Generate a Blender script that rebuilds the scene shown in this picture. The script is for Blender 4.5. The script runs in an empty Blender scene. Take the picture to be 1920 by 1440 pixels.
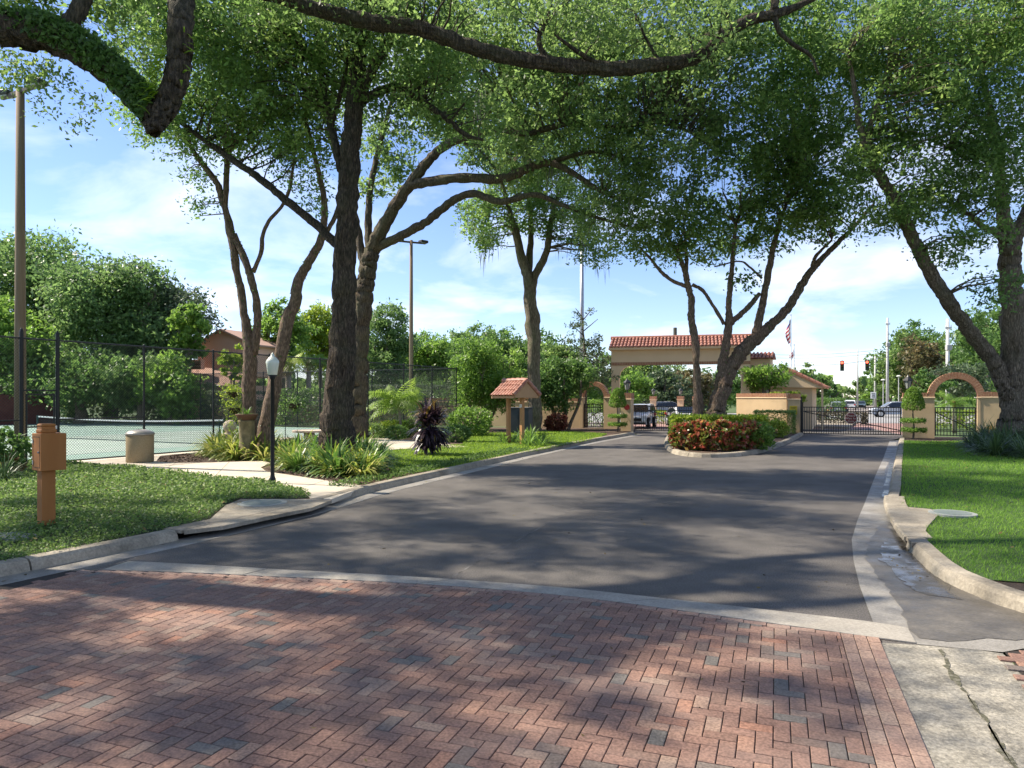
import bpy, math, random
import numpy as np
from mathutils import Vector, Matrix

# ------------------------------------------------------------------ camera, sky, sun, exposure
F, H, V0 = 1333.0, 2.1, 745.0          # focal length in photo pixels, eye height, horizon row
scene = bpy.context.scene
C = scene.collection
cam_d = bpy.data.cameras.new('camera'); cam = bpy.data.objects.new('camera', cam_d); C.objects.link(cam)
cam.location = (0, 0, H); cam.rotation_euler = (math.radians(90), 0, 0)
cam_d.sensor_width = 36.0; cam_d.lens = 36.0 * F / 1920.0
cam_d.shift_y = (V0 - 720) / 1920.0
cam_d.clip_start = 0.05; cam_d.clip_end = 3000
scene.camera = cam
SUN_EL, SUN_AZ = 46.0, 17.0            # sun stands to the left, a little beyond the gate side
sd = Vector((-math.cos(math.radians(SUN_AZ)) * math.cos(math.radians(SUN_EL)),
             math.sin(math.radians(SUN_AZ)) * math.cos(math.radians(SUN_EL)), math.sin(math.radians(SUN_EL))))
sun_d = bpy.data.lights.new('sun', 'SUN'); sun = bpy.data.objects.new('sun', sun_d); C.objects.link(sun)
sun_d.energy = 4.6; sun_d.angle = math.radians(0.9); sun_d.color = (1.0, 0.91, 0.77)
sun.rotation_euler = sd.to_track_quat('Z', 'Y').to_euler(); sun.location = (0, 0, 60)
w = bpy.data.worlds.new('World'); scene.world = w; w.use_nodes = True
nt = w.node_tree; N = nt.nodes; L = nt.links; N.clear()
out = N.new('ShaderNodeOutputWorld'); bg = N.new('ShaderNodeBackground'); sky = N.new('ShaderNodeTexSky')
sky.sky_type = 'NISHITA'; sky.sun_disc = False; sky.sun_elevation = math.radians(SUN_EL)
sky.sun_rotation = math.atan2(sd.x, sd.y); sky.air_density = 0.9; sky.dust_density = 0.08; sky.ozone_density = 3.0
tc = N.new('ShaderNodeTexCoord'); sep = N.new('ShaderNodeSeparateXYZ'); L.new(tc.outputs['Generated'], sep.inputs[0])
def mth(op, a, b=None, c=None):
    n = N.new('ShaderNodeMath'); n.operation = op
    for i, v in enumerate((a, b, c)):
        if v is None: continue
        if hasattr(v, 'is_linked'): L.new(v, n.inputs[i])
        else: n.inputs[i].default_value = v
    return n.outputs[0]
zz = mth('ADD', mth('MAXIMUM', sep.outputs[2], 0.0), 0.22)
cmb = N.new('ShaderNodeCombineXYZ'); L.new(mth('DIVIDE', sep.outputs[0], zz), cmb.inputs[0]); L.new(mth('DIVIDE', sep.outputs[1], zz), cmb.inputs[1])
nz = N.new('ShaderNodeTexNoise'); nz.inputs['Scale'].default_value = 1.35; nz.inputs['Detail'].default_value = 7; nz.inputs['Roughness'].default_value = 0.56
nz.inputs['Distortion'].default_value = 0.35
L.new(cmb.outputs[0], nz.inputs['Vector'])
cr = N.new('ShaderNodeValToRGB'); cr.color_ramp.elements[0].position = 0.48; cr.color_ramp.elements[1].position = 0.80
L.new(nz.outputs[0], cr.inputs[0])
mx = N.new('ShaderNodeMix'); mx.data_type = 'RGBA'
L.new(mth('MULTIPLY', cr.outputs[0], 0.85), mx.inputs[0]); tint = N.new('ShaderNodeMix'); tint.data_type = 'RGBA'; tint.blend_type = 'MULTIPLY'; tint.inputs[0].default_value = 1; tint.inputs[7].default_value = (.86, .83, .92, 1); L.new(sky.outputs[0], tint.inputs[6]); L.new(tint.outputs[2], mx.inputs[6]); mx.inputs[7].default_value = (7.2, 7.2, 7.3, 1)
L.new(mx.outputs[2], bg.inputs[0]); bg.inputs[1].default_value = 0.115; L.new(bg.outputs[0], out.inputs[0])
scene.view_settings.view_transform = 'Standard'; scene.view_settings.look = 'None'
scene.view_settings.exposure = 1.06; scene.view_settings.gamma = 1.0; scene.view_settings.use_curve_mapping = False
scene.render.engine = 'CYCLES'
scene.cycles.max_bounces = 8; scene.cycles.diffuse_bounces = 6; scene.cycles.glossy_bounces = 3
scene.cycles.transmission_bounces = 4; scene.cycles.transparent_max_bounces = 6
scene.cycles.use_denoising = True; scene.cycles.sample_clamp_indirect = 6.0
scene.cycles.caustics_reflective = False; scene.cycles.caustics_refractive = False

# ------------------------------------------------------------------ helpers
R = random.Random(7); rng = np.random.default_rng(11)
def G(u, v, z=0.0):                    # photo pixel -> point on the level z
    y = F * (H - z) / (v - V0); return Vector(((u - 960) / F * y, y, z))
def A(u, v, y):                        # photo pixel -> point at depth y
    return Vector(((u - 960) / F * y, y, H - (v - V0) / F * y))
def GX(u, y, z=0.0): return Vector(((u - 960) / F * y, y, z))

MATS = {}
def mat(name, c1, c2=None, scale=3.0, rough=0.8, bump=0.0, bscale=None, c3=None, spec=0.3, metal=0.0, stretch=None,
        stain=None, sscale=0.7, samt=0.5, transl=0.0, ior=None, detail=5, emit=None, rough2=None, speck=None, obj=False):
    if name in MATS: return MATS[name]
    m = bpy.data.materials.new(name); m.use_nodes = True; t = m.node_tree; n = t.nodes; l = t.links
    p = n['Principled BSDF']; p.inputs['Roughness'].default_value = rough; p.inputs['Metallic'].default_value = metal
    p.inputs['Specular IOR Level'].default_value = spec
    geo = n.new('ShaderNodeNewGeometry'); mp = n.new('ShaderNodeMapping'); mp.vector_type = 'POINT'
    if obj:
        tcn = n.new('ShaderNodeTexCoord'); l.new(tcn.outputs['Object'], mp.inputs[0])
    else: l.new(geo.outputs['Position'], mp.inputs[0])
    if stretch: mp.inputs['Scale'].default_value = stretch
    col = None
    if c2 is not None:
        nz = n.new('ShaderNodeTexNoise'); nz.inputs['Scale'].default_value = scale; nz.inputs['Detail'].default_value = detail
        nz.inputs['Roughness'].default_value = 0.6; l.new(mp.outputs[0], nz.inputs['Vector'])
        r = n.new('ShaderNodeValToRGB'); r.color_ramp.elements[0].position = 0.32; r.color_ramp.elements[1].position = 0.68
        r.color_ramp.elements[0].color = (*c1, 1); r.color_ramp.elements[1].color = (*c2, 1)
        if c3: e = r.color_ramp.elements.new(0.5); e.color = (*c3, 1)
        l.new(nz.outputs[0], r.inputs[0]); col = r.outputs[0]
        if rough2 is not None:
            mr = n.new('ShaderNodeMapRange'); mr.inputs[1].default_value = .35; mr.inputs[2].default_value = .65
            mr.inputs[3].default_value = rough; mr.inputs[4].default_value = rough2; l.new(nz.outputs[0], mr.inputs[0]); l.new(mr.outputs[0], p.inputs['Roughness'])
    if stain:
        n2 = n.new('ShaderNodeTexNoise'); n2.inputs['Scale'].default_value = sscale; n2.inputs['Detail'].default_value = 6; n2.inputs['Roughness'].default_value = .65
        l.new(geo.outputs['Position'], n2.inputs['Vector'])
        r2 = n.new('ShaderNodeMapRange'); r2.inputs[1].default_value = .45; r2.inputs[2].default_value = .7; r2.inputs[4].default_value = samt; l.new(n2.outputs[0], r2.inputs[0])
        mx = n.new('ShaderNodeMix'); mx.data_type = 'RGBA'; l.new(r2.outputs[0], mx.inputs[0])
        if col: l.new(col, mx.inputs[6])
        else: mx.inputs[6].default_value = (*c1, 1)
        mx.inputs[7].default_value = (*stain, 1); col = mx.outputs[2]
    if speck and col:
        n3 = n.new('ShaderNodeTexNoise'); n3.inputs['Scale'].default_value = speck[0]; n3.inputs['Detail'].default_value = 3; n3.inputs['Roughness'].default_value = .7; l.new(geo.outputs['Position'], n3.inputs['Vector'])
        r3 = n.new('ShaderNodeMapRange'); r3.inputs[1].default_value = .3; r3.inputs[2].default_value = .7; r3.inputs[3].default_value = 1 - speck[1]; r3.inputs[4].default_value = 1 + speck[1]; l.new(n3.outputs[0], r3.inputs[0])
        m3 = n.new('ShaderNodeMix'); m3.data_type = 'RGBA'; m3.blend_type = 'MULTIPLY'; m3.inputs[0].default_value = 1; l.new(col, m3.inputs[6]); l.new(r3.outputs[0], m3.inputs[7]); col = m3.outputs[2]
    if col: l.new(col, p.inputs['Base Color'])
    else: p.inputs['Base Color'].default_value = (*c1, 1)
    if bump:
        nb = n.new('ShaderNodeTexNoise'); nb.inputs['Scale'].default_value = bscale or scale * 6; nb.inputs['Detail'].default_value = 6
        l.new(mp.outputs[0], nb.inputs['Vector']); b = n.new('ShaderNodeBump'); b.inputs['Strength'].default_value = 1.0
        b.inputs['Distance'].default_value = bump; l.new(nb.outputs[0], b.inputs['Height']); l.new(b.outputs[0], p.inputs['Normal'])
    if emit: p.inputs['Emission Color'].default_value = (*emit[0], 1); p.inputs['Emission Strength'].default_value = emit[1]
    MATS[name] = m; return m

def leafmat(name, ramp, transl=0.35, rough=0.45, spec=0.4, attr='lv'):
    if name in MATS: return MATS[name]
    m = bpy.data.materials.new(name); m.use_nodes = True; t = m.node_tree; n = t.nodes; l = t.links
    p = n['Principled BSDF']; p.inputs['Roughness'].default_value = rough; p.inputs['Specular IOR Level'].default_value = spec
    if attr == 'obj': a = n.new('ShaderNodeObjectInfo').outputs['Random']
    elif attr == 'island': a = n.new('ShaderNodeNewGeometry').outputs['Random Per Island']
    else:
        an = n.new('ShaderNodeAttribute'); an.attribute_name = attr; a = an.outputs['Fac']
    r = n.new('ShaderNodeValToRGB'); els = r.color_ramp.elements
    while len(els) < len(ramp): els.new(0.5)
    for e, (pos, c) in zip(els, ramp): e.position = pos; e.color = (*c, 1)
    l.new(a, r.inputs[0]); l.new(r.outputs[0], p.inputs['Base Color'])
    if transl:
        tr = n.new('ShaderNodeBsdfTranslucent'); hs = n.new('ShaderNodeHueSaturation'); hs.inputs['Value'].default_value = 2.1
        hs.inputs['Saturation'].default_value = 1.0; hs.inputs['Hue'].default_value = 0.495
        l.new(r.outputs[0], hs.inputs['Color']); l.new(hs.outputs[0], tr.inputs[0])
        ms = n.new('ShaderNodeMixShader'); ms.inputs[0].default_value = transl
        l.new(p.outputs[0], ms.inputs[1]); l.new(tr.outputs[0], ms.inputs[2]); l.new(ms.outputs[0], n['Material Output'].inputs[0])
    MATS[name] = m; return m

def tag(o, label=None, cat=None, group=None, kind=None):
    if label: o['label'] = label
    if cat: o['category'] = cat
    if group: o['group'] = group
    if kind: o['kind'] = kind
    return o
ORG = {}
def thing(name, loc, label, cat, group=None):
    o = bpy.data.objects.new(name, None); C.objects.link(o); o.location = loc; o.empty_display_size = .2
    ORG[o.name] = Vector(loc); return tag(o, label, cat, group)
def link(name, me, m, parent=None, smooth=False):
    o = bpy.data.objects.new(name, me); C.objects.link(o)
    if m: me.materials.append(m)
    if parent: o.parent = parent
    if smooth: me.polygons.foreach_set('use_smooth', np.ones(len(me.polygons), bool))
    return o
class MB:
    """collects boxes, tubes, prisms ... in world coordinates (or through M)"""
    def __init__(s, M=None): s.v = []; s.f = []; s.M = M
    def add(s, vs, fs):
        b = len(s.v); s.v += [(s.M @ Vector(p)) if s.M else Vector(p) for p in vs]; s.f += [tuple(i + b for i in f) for f in fs]; return s
    def box(s, c, d, rz=0.0, bev=0.0):
        cx, cy, cz = c; x, y, z = d[0] / 2, d[1] / 2, d[2] / 2; ca, sa = math.cos(rz), math.sin(rz)
        if bev:
            b = min(bev, x * .9, y * .9, z * .9); pts = []
            for zz, i in ((-z, b), (-z + b, 0), (z - b, 0), (z, b)):
                pts += [(sx * (x - i), sy * (y - i), zz) for sx, sy in ((-1, -1), (1, -1), (1, 1), (-1, 1))]
            fs = [(3, 2, 1, 0), (12, 13, 14, 15)]
            for k in range(3):
                for j in range(4): a = k * 4 + j; bb = k * 4 + (j + 1) % 4; fs.append((a, bb, bb + 4, a + 4))
        else:
            pts = [(sx * x, sy * y, sz * z) for sz in (-1, 1) for sx, sy in ((-1, -1), (1, -1), (1, 1), (-1, 1))]
            fs = [(3, 2, 1, 0), (4, 5, 6, 7), (0, 1, 5, 4), (1, 2, 6, 5), (2, 3, 7, 6), (3, 0, 4, 7)]
        return s.add([(cx + px * ca - py * sa, cy + px * sa + py * ca, cz + pz) for px, py, pz in pts], fs)
    def prism(s, poly, z0, z1):        # poly of (x, y)
        n = len(poly); return s.add([(p[0], p[1], z0) for p in poly] + [(p[0], p[1], z1) for p in poly],
            [tuple(range(n - 1, -1, -1)), tuple(range(n, 2 * n))] + [(i, (i + 1) % n, n + (i + 1) % n, n + i) for i in range(n)])
    def extr(s, poly3, d):             # 3D polygon extruded by vector d
        n = len(poly3); d = Vector(d); P = [Vector(p) for p in poly3]
        return s.add(P + [p + d for p in P], [tuple(range(n - 1, -1, -1)), tuple(range(n, 2 * n))] + [(i, (i + 1) % n, n + (i + 1) % n, n + i) for i in range(n)])
    def tube(s, pts, rad, n=8, cap=True, noise=0.0, seed=0, jit=0.0):
        pts = [Vector(p) for p in pts]; k = len(pts); rr = rad if hasattr(rad, '__len__') else [rad] * k; vs = []; fs = []
        ph = [random.Random(seed * 31 + j).random() for j in range(n)]; jr = random.Random(seed + 5)
        up = None
        for i, p in enumerate(pts):
            d = (pts[min(i + 1, k - 1)] - pts[max(i - 1, 0)])
            d = d.normalized() if d.length > 1e-9 else Vector((0, 0, 1))
            if up is None: up = d.cross(Vector((0.31, 0.95, 0.05))); up = up.normalized() if up.length > .1 else Vector((1, 0, 0))
            else:
                up = up - d * up.dot(d); up = up.normalized() if up.length > 1e-6 else Vector((1, 0, 0))
            b = d.cross(up)
            for j in range(n):
                a = 2 * math.pi * j / n; q = rr[i] * (1 + noise * (math.sin(i * .9 + ph[j] * 6.3) * .6 + math.sin(i * .37 + j * 2.1 + seed) * .5) + (jr.uniform(-jit, jit) if jit else 0))
                vs.append(p + (up * math.cos(a) + b * math.sin(a)) * q)
        for i in range(k - 1):
            for j in range(n): a = i * n + j; c = i * n + (j + 1) % n; fs.append((a, c, c + n, a + n))
        if cap: fs += [tuple(range(n - 1, -1, -1)), tuple(range((k - 1) * n, k * n))]
        return s.add(vs, fs)
    def lathe(s, c, prof, n=20):       # prof of (r, z)
        vs = [(c[0] + r * math.cos(2 * math.pi * j / n), c[1] + r * math.sin(2 * math.pi * j / n), c[2] + z) for r, z in prof for j in range(n)]
        fs = [(i * n + j, i * n + (j + 1) % n, (i + 1) * n + (j + 1) % n, (i + 1) * n + j) for i in range(len(prof) - 1) for j in range(n)]
        fs += [tuple(range(n - 1, -1, -1)), tuple(range((len(prof) - 1) * n, len(prof) * n))]
        return s.add(vs, fs)
    def mesh(s, name, off=None):
        me = bpy.data.meshes.new(name); o = off or Vector((0, 0, 0))
        me.from_pydata([tuple(p - o) for p in s.v], [], s.f); me.update(); return me
    def part(s, name, m, parent, smooth=False, kind=None, label=None):   # world coords -> local to the thing
        root = parent
        while root.parent: root = root.parent
        o = link(name, s.mesh(name, ORG.get(root.name)), m, parent, smooth)
        return tag(o, label, None, None, kind)
    def top(s, name, m, label=None, cat=None, group=None, kind=None, smooth=False):
        o = link(name, s.mesh(name), m, None, smooth); ORG[o.name] = Vector((0, 0, 0)); return tag(o, label, cat, group, kind)
def inst(name, me, loc, parent=None, rz=0.0, sc=None, rot=None):     # shares the mesh; loc in world
    o = bpy.data.objects.new(name, me); C.objects.link(o)
    if parent:
        o.parent = parent; root = parent
        while root.parent: root = root.parent
        o.location = Vector(loc) - ORG.get(root.name, Vector((0, 0, 0)))
    else: o.location = loc
    o.rotation_euler = rot if rot else (0, 0, rz)
    if sc: o.scale = sc
    return o
def dup(root, loc, rz=0, label=None, sc=None):
    r = root.copy(); C.objects.link(r); r.location = loc; r.rotation_euler = (0, 0, rz)
    if label: r['label'] = label
    if sc: r.scale = sc
    for ch in list(root.children):
        c = ch.copy(); C.objects.link(c); c.parent = r
        for g in ch.children:
            d = g.copy(); C.objects.link(d); d.parent = c
    return r
def smooth_path(pts, step=0.4):        # Catmull-Rom, resampled
    P = [np.array(p[:2], float) for p in pts]; P = [2 * P[0] - P[1]] + P + [2 * P[-1] - P[-2]]; o = []
    for i in range(1, len(P) - 2):
        a, b, c, d = P[i - 1:i + 3]; n = max(2, int(np.linalg.norm(c - b) / step))
        for k in range(n):
            t = k / n; o.append(.5 * ((2 * b) + (-a + c) * t + (2 * a - 5 * b + 4 * c - d) * t * t + (-a + 3 * b - 3 * c + d) * t ** 3))
    o.append(P[-2]); return np.array(o)
def offset(path, d):                   # + is to the left of travel
    t = np.gradient(path, axis=0); t /= np.linalg.norm(t, axis=1)[:, None] + 1e-9
    return path + np.stack([-t[:, 1], t[:, 0]], 1) * d
def sweep(mb, path, prof):             # prof of (left offset, z), closed at the ends
    rows = [np.c_[offset(path, o), np.full(len(path), z)] for o, z in prof]; n = len(path); k = len(prof)
    mb.add([tuple(p) for r in rows for p in r], [(j * n + i, j * n + i + 1, (j + 1) * n + i + 1, (j + 1) * n + i) for j in range(k - 1) for i in range(n - 1)]
           + [tuple(j * n for j in range(k)), tuple(j * n + n - 1 for j in range(k - 1, -1, -1))])
def sheet(name, pts, z, m, thick=0.0, kind='structure', parent=None):
    mb = MB()
    if thick: mb.prism([(p[0], p[1]) for p in pts], z - thick, z)
    else: mb.add([(p[0], p[1], z) for p in pts], [tuple(range(len(pts)))])
    if parent: return mb.part(name, m, parent)
    return mb.top(name, m, kind=kind)
def inside(P, poly):
    x, y = P[:, 0], P[:, 1]; r = np.zeros(len(P), bool); j = len(poly) - 1
    for i in range(len(poly)):
        xi, yi, xj, yj = poly[i][0], poly[i][1], poly[j][0], poly[j][1]
        c = ((yi > y) != (yj > y)) & (x < (xj - xi) * (y - yi) / (yj - yi + 1e-12) + xi); r ^= c; j = i
    return r
def npmesh(name, co, nper, lv=None):   # disjoint polygons of nper corners each
    n = len(co) // nper; me = bpy.data.meshes.new(name)
    me.vertices.add(n * nper); me.vertices.foreach_set('co', np.ascontiguousarray(co, dtype=np.float32).ravel())
    me.loops.add(n * nper); me.loops.foreach_set('vertex_index', np.arange(n * nper, dtype=np.int32))
    me.polygons.add(n); me.polygons.foreach_set('loop_start', np.arange(n, dtype=np.int32) * nper)
    me.update(calc_edges=True)
    if lv is not None:
        a = me.attributes.new('lv', 'FLOAT', 'FACE'); a.data.foreach_set('value', np.asarray(lv, np.float32))
    return me
def unit(a): return a / (np.linalg.norm(a, axis=1)[:, None] + 1e-9)
def leafco(c, ln, wr=0.45, up=0.6, axis=None):
    n = len(c); nrm = unit(rng.normal(size=(n, 3)) + np.array([0, 0, up]))
    a = rng.normal(size=(n, 3)) if axis is None else axis + rng.normal(size=(n, 3)) * .5
    a = unit(a - nrm * np.sum(a * nrm, 1)[:, None]); b = np.cross(nrm, a)
    ln = (np.ones(n) * ln * rng.uniform(.55, 1.45, n))[:, None]; q = np.empty((n, 4, 3))
    q[:, 0] = c - a * ln * .5; q[:, 1] = c + b * ln * wr * .5 - nrm * ln * .06; q[:, 2] = c + a * ln * .5; q[:, 3] = c - b * ln * wr * .5 - nrm * ln * .06
    return q.reshape(-1, 3)
def blob_points(c, r, n, per=60, crad=0.45, flat=0.7, shell=0.0):
    """leaf centres in clumps spread through an ellipsoid"""
    k = max(1, n // per); d = unit(rng.normal(size=(k, 3))); rad = rng.uniform(shell, 1, (k, 1)) ** (1 / 3)
    cl = np.array(c) + d * rad * np.array(r); cr = crad * rng.uniform(.55, 1.35, k); pv = np.maximum(np.abs(cr) ** 1.6, 1e-6)
    idx = np.searchsorted(np.cumsum(pv), rng.uniform(0, pv.sum() * .999999, n)); p = rng.normal(size=(len(idx), 3)) * .55
    p = cl[idx] + p * cr[idx][:, None] * np.array([1, 1, flat]); lv = np.clip(rng.normal(.5, .16, k)[idx] + rng.normal(0, .14, len(idx)), 0, 1)
    return p, lv, cl
# ------------------------------------------------------------------ materials
M_asph = mat('asphalt', (.086, .077, .068), (.132, .118, .104), 1.1, .82, .012, 110, c3=(.108, .097, .086), stain=(.185, .166, .147), sscale=.5, samt=.5, speck=(60, .62), spec=.35)
M_conc = mat('concrete', (.29, .262, .22), (.38, .345, .29), 2.2, .85, .003, 120, speck=(45, .2), stain=(.17, .155, .13), sscale=1.3, samt=.6)
M_curb = mat('curb_concrete', (.29, .25, .19), (.38, .33, .255), 1.6, .88, .004, 70, speck=(30, .25), stain=(.14, .12, .09), sscale=1.3, samt=.8)
M_gut = mat('gutter_concrete', (.23, .212, .185), (.33, .305, .265), 1.8, .7, .004, 110, speck=(40, .22), stain=(.12, .112, .105), sscale=1.1, samt=.75, rough2=.45)
M_walk = mat('walk_concrete', (.52, .45, .35), (.62, .54, .43), 1.0, .9, .002, 100, stain=(.38, .32, .25), sscale=1.2, samt=.45)
M_soil = mat('soil', (.028, .021, .016), (.075, .053, .038), 9, .95, .03, 40)
M_mulch = mat('mulch', (.05, .033, .023), (.15, .10, .07), 14, .95, .03, 50)
M_turf = mat('turf_soil', (.035, .07, .015), (.06, .11, .025), 6, .95, .02, 60)
M_cover = mat('ground_cover_soil', (.018, .03, .012), (.04, .055, .02), 8, .95, .02, 60)
M_court = mat('court_paint', (.28, .355, .29), (.32, .40, .33), .35, .75, c3=(.30, .375, .31), stain=(.34, .41, .35), sscale=.25, samt=.5)
M_courtd = mat('court_outer', (.22, .33, .27), (.26, .37, .305), .5, .75)
M_line = mat('white_paint', (.74, .75, .72), (.62, .63, .6), 3, .7)
M_stucco = mat('stucco', (.56, .405, .235), (.62, .455, .27), .9, .92, .004, 90, stain=(.40, .30, .19), sscale=.8, samt=.5)
M_stucco2 = mat('stucco_light', (.70, .52, .33), (.76, .57, .37), .9, .92, .004, 90)
M_trim = mat('brick_trim', (.30, .13, .075), (.42, .22, .13), 12, .85, .003, 120, c3=(.36, .18, .105), stain=(.5, .36, .24), sscale=3, samt=.4)
M_tile = mat('clay_tile', (.29, .105, .07), (.50, .26, .18), 6, .55, .004, 60, c3=(.39, .165, .11), spec=.45, stain=(.20, .12, .09), sscale=2.4, samt=.6)
M_iron = mat('black_iron', (.012, .012, .013), (.02, .02, .021), 8, .45, spec=.5)
M_fence = mat('fence_black', (.010, .011, .011), (.016, .017, .017), 8, .5, spec=.4)
M_wood = mat('brown_post_paint', (.34, .135, .035), (.41, .175, .055), 3, .7, .002, 40, stretch=(1, 1, .15))
M_wood2 = mat('kiosk_wood', (.38, .19, .075), (.46, .24, .10), 4, .7, .002, 40, stretch=(1, 1, .12))
M_pole = mat('pole_wood', (.20, .145, .095), (.28, .21, .145), 2, .85, .003, 40, stretch=(6, 6, .3))
M_polec = mat('pole_concrete', (.42, .42, .40), (.55, .55, .53), 3, .8)
M_metal = mat('grey_metal', (.32, .34, .36), (.42, .44, .46), 4, .4, metal=.6)
M_alu = mat('aluminium', (.55, .57, .60), rough=.35, metal=.8)
M_agg = mat('exposed_aggregate', (.24, .17, .09), (.42, .32, .19), 60, .9, .006, 90, c3=(.33, .25, .14))
M_stone = mat('cast_stone', (.50, .40, .31), (.60, .49, .39), 5, .9, .003, 60)
M_globe = mat('lamp_globe', (.62, .65, .56), rough=.25, spec=.6)
M_bark = mat('oak_bark', (.08, .062, .046), (.38, .30, .22), 6, .95, .11, 11, c3=(.19, .15, .11), stretch=(4.5, 4.5, .9), stain=(.20, .20, .13), sscale=1.4, samt=.35)
M_barkd = mat('dark_bark', (.022, .017, .014), (.20, .15, .11), 6, .95, .11, 11, c3=(.075, .058, .045), stretch=(4.5, 4.5, .8), stain=(.10, .105, .06), sscale=1.2, samt=.45)
M_barkl = mat('mossy_bark', (.08, .066, .047), (.36, .29, .205), 5.5, .95, .10, 11, c3=(.18, .145, .10), stretch=(4, 4, .8), stain=(.16, .18, .085), sscale=1.3, samt=.6)
M_barkb = mat('brown_bark', (.085, .058, .042), (.42, .295, .21), 6.5, .95, .09, 12, c3=(.21, .145, .105), stretch=(4.5, 4.5, 1.0), stain=(.14, .15, .07), sscale=1.6, samt=.3)
M_palmt = mat('palm_trunk', (.24, .20, .16), (.38, .33, .27), 4, .9, .02, 12, stretch=(.6, .6, 6))
M_glass = mat('car_glass', (.012, .016, .02), rough=.06, spec=.7)
M_tyre = mat('tyre', (.012, .012, .012), (.02, .02, .02), 10, .85)
M_black = mat('black_plastic', (.012, .012, .013), rough=.5)
M_water = mat('wet_film', (.05, .045, .038), (.10, .09, .075), 4, .10, .0015, 9, spec=.3, rough2=.50)
M_wet = mat('wet_concrete', (.085, .075, .064), (.155, .138, .115), 2.6, .30, .003, 60, spec=.5, rough2=.55, speck=(40, .25), stain=(.07, .06, .045), sscale=2.2, samt=.5)

OAK = [(0, (.052, .095, .028)), (.35, (.096, .17, .046)), (.65, (.135, .22, .058)), (1, (.22, .30, .085))]
L_oak = leafmat('oak_leaves', OAK, .55, .45, .3)
L_oakd = leafmat('dark_oak_leaves', [(0, (.065, .112, .036)), (.5, (.125, .20, .056)), (1, (.21, .285, .09))], .56, .45, .3)
L_lite = leafmat('light_leaves', [(0, (.07, .13, .022)), (.5, (.125, .225, .038)), (1, (.20, .31, .06))], .45)
L_mid = leafmat('mid_leaves', [(0, (.048, .10, .025)), (.5, (.09, .17, .04)), (1, (.15, .24, .06))], .42)
L_grey = leafmat('grey_green_leaves', [(0, (.04, .07, .03)), (.5, (.08, .12, .055)), (1, (.14, .18, .10))], .3)
L_yell = leafmat('yellow_green_leaves', [(0, (.10, .16, .02)), (.5, (.20, .28, .03)), (1, (.34, .40, .06))], .4)
L_brown = leafmat('bronze_leaves', [(0, (.05, .06, .022)), (.5, (.11, .105, .04)), (1, (.20, .15, .065))], .3)
L_turf = leafmat('grass_blades', [(0, (.20, .19, .07)), (.05, (.085, .18, .022)), (.5, (.14, .265, .034)), (1, (.23, .36, .06))], .4, .6, .2)
L_turfy = leafmat('grass_blades_sunny', [(0, (.10, .18, .016)), (.5, (.17, .27, .025)), (1, (.27, .37, .045))], .4, .55, .3)  # yellower copy of the turf; sunlight on the middle lawn put into its colour
L_cover = leafmat('ground_cover_leaves', [(0, (.055, .10, .026)), (.5, (.105, .18, .042)), (.85, (.18, .26, .065)), (1, (.33, .37, .18))], .35, .55, .25)
L_purple = leafmat('purple_leaves', [(0, (.012, .008, .010)), (.6, (.035, .018, .026)), (.9, (.09, .055, .07)), (1, (.19, .13, .03))], .15, .35, .5)
L_croton = leafmat('croton_leaves', [(0, (.06, .11, .02)), (.40, (.15, .19, .03)), (.52, (.25, .07, .04)), (.7, (.37, .075, .05)), (.88, (.45, .20, .08)), (1, (.46, .36, .08))], .3, .35, .5)
L_moss = leafmat('moss_strands', [(0, (.10, .115, .085)), (1, (.22, .235, .18))], .25, .9, .1)
L_fern = leafmat('fern_fronds', [(0, (.09, .16, .012)), (.5, (.16, .26, .02)), (1, (.27, .38, .035))], .5, .5, .3)
L_vari = leafmat('variegated_straps', [(0, (.07, .13, .02)), (.4, (.16, .22, .03)), (.75, (.30, .33, .07)), (1, (.50, .46, .16))], .35, .4, .4)
L_strap = leafmat('green_straps', [(0, (.035, .085, .015)), (.6, (.08, .17, .026)), (1, (.16, .25, .06))], .35, .38, .45)
L_dstrap = leafmat('dark_straps', [(0, (.035, .07, .024)), (.6, (.065, .12, .038)), (1, (.12, .18, .06))], .25, .4, .45)
L_pine = leafmat('orange_straps', [(0, (.16, .15, .02)), (.5, (.36, .20, .03)), (1, (.50, .26, .05))], .35, .4, .4)

# ------------------------------------------------------------------ ground, road, gutters, curbs
HD = math.radians(26.0); EF = Vector((math.sin(HD), math.cos(HD), 0)); ER = Vector((math.cos(HD), -math.sin(HD), 0))
sheet('ground', [(-900, -60), (900, -60), (900, 1800), (-900, 1800)], -.06, mat('far_ground', (.06, .10, .03), (.10, .14, .05), .15, .95))
asph = [G(-400, 1190), G(-400, 1500), (-6, 2.0), (6.0, 2.0), G(1637, 1168), G(1612, 1100), G(1600, 1050), G(1597, 1012), G(1608, 975), G(1620, 947), G(1641, 893), G(1656, 860), G(1668, 827),
        GX(1700, 39.0), GX(1640, 47), GX(1180, 47), G(1195, 815), G(1100, 834), G(1000, 856), G(850, 892), G(700, 929), G(560, 962), G(396, 1004), G(292, 1033), G(177, 1068)]
sheet('road', asph, 0.0, M_asph)
_p = [G(u, v) for u, v in ((842, 1086), (905, 1048), (980, 1008), (1060, 962), (1140, 915), (1215, 878), (1260, 862))]; _sp = smooth_path(_p, .5); _m = MB(); sweep(_m, _sp, [(-.012, .002), (.012, .002)]); _m.top('road_seam', mat('seam', (.20, .185, .17), (.06, .055, .05), 6, .9), kind='structure')
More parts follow.
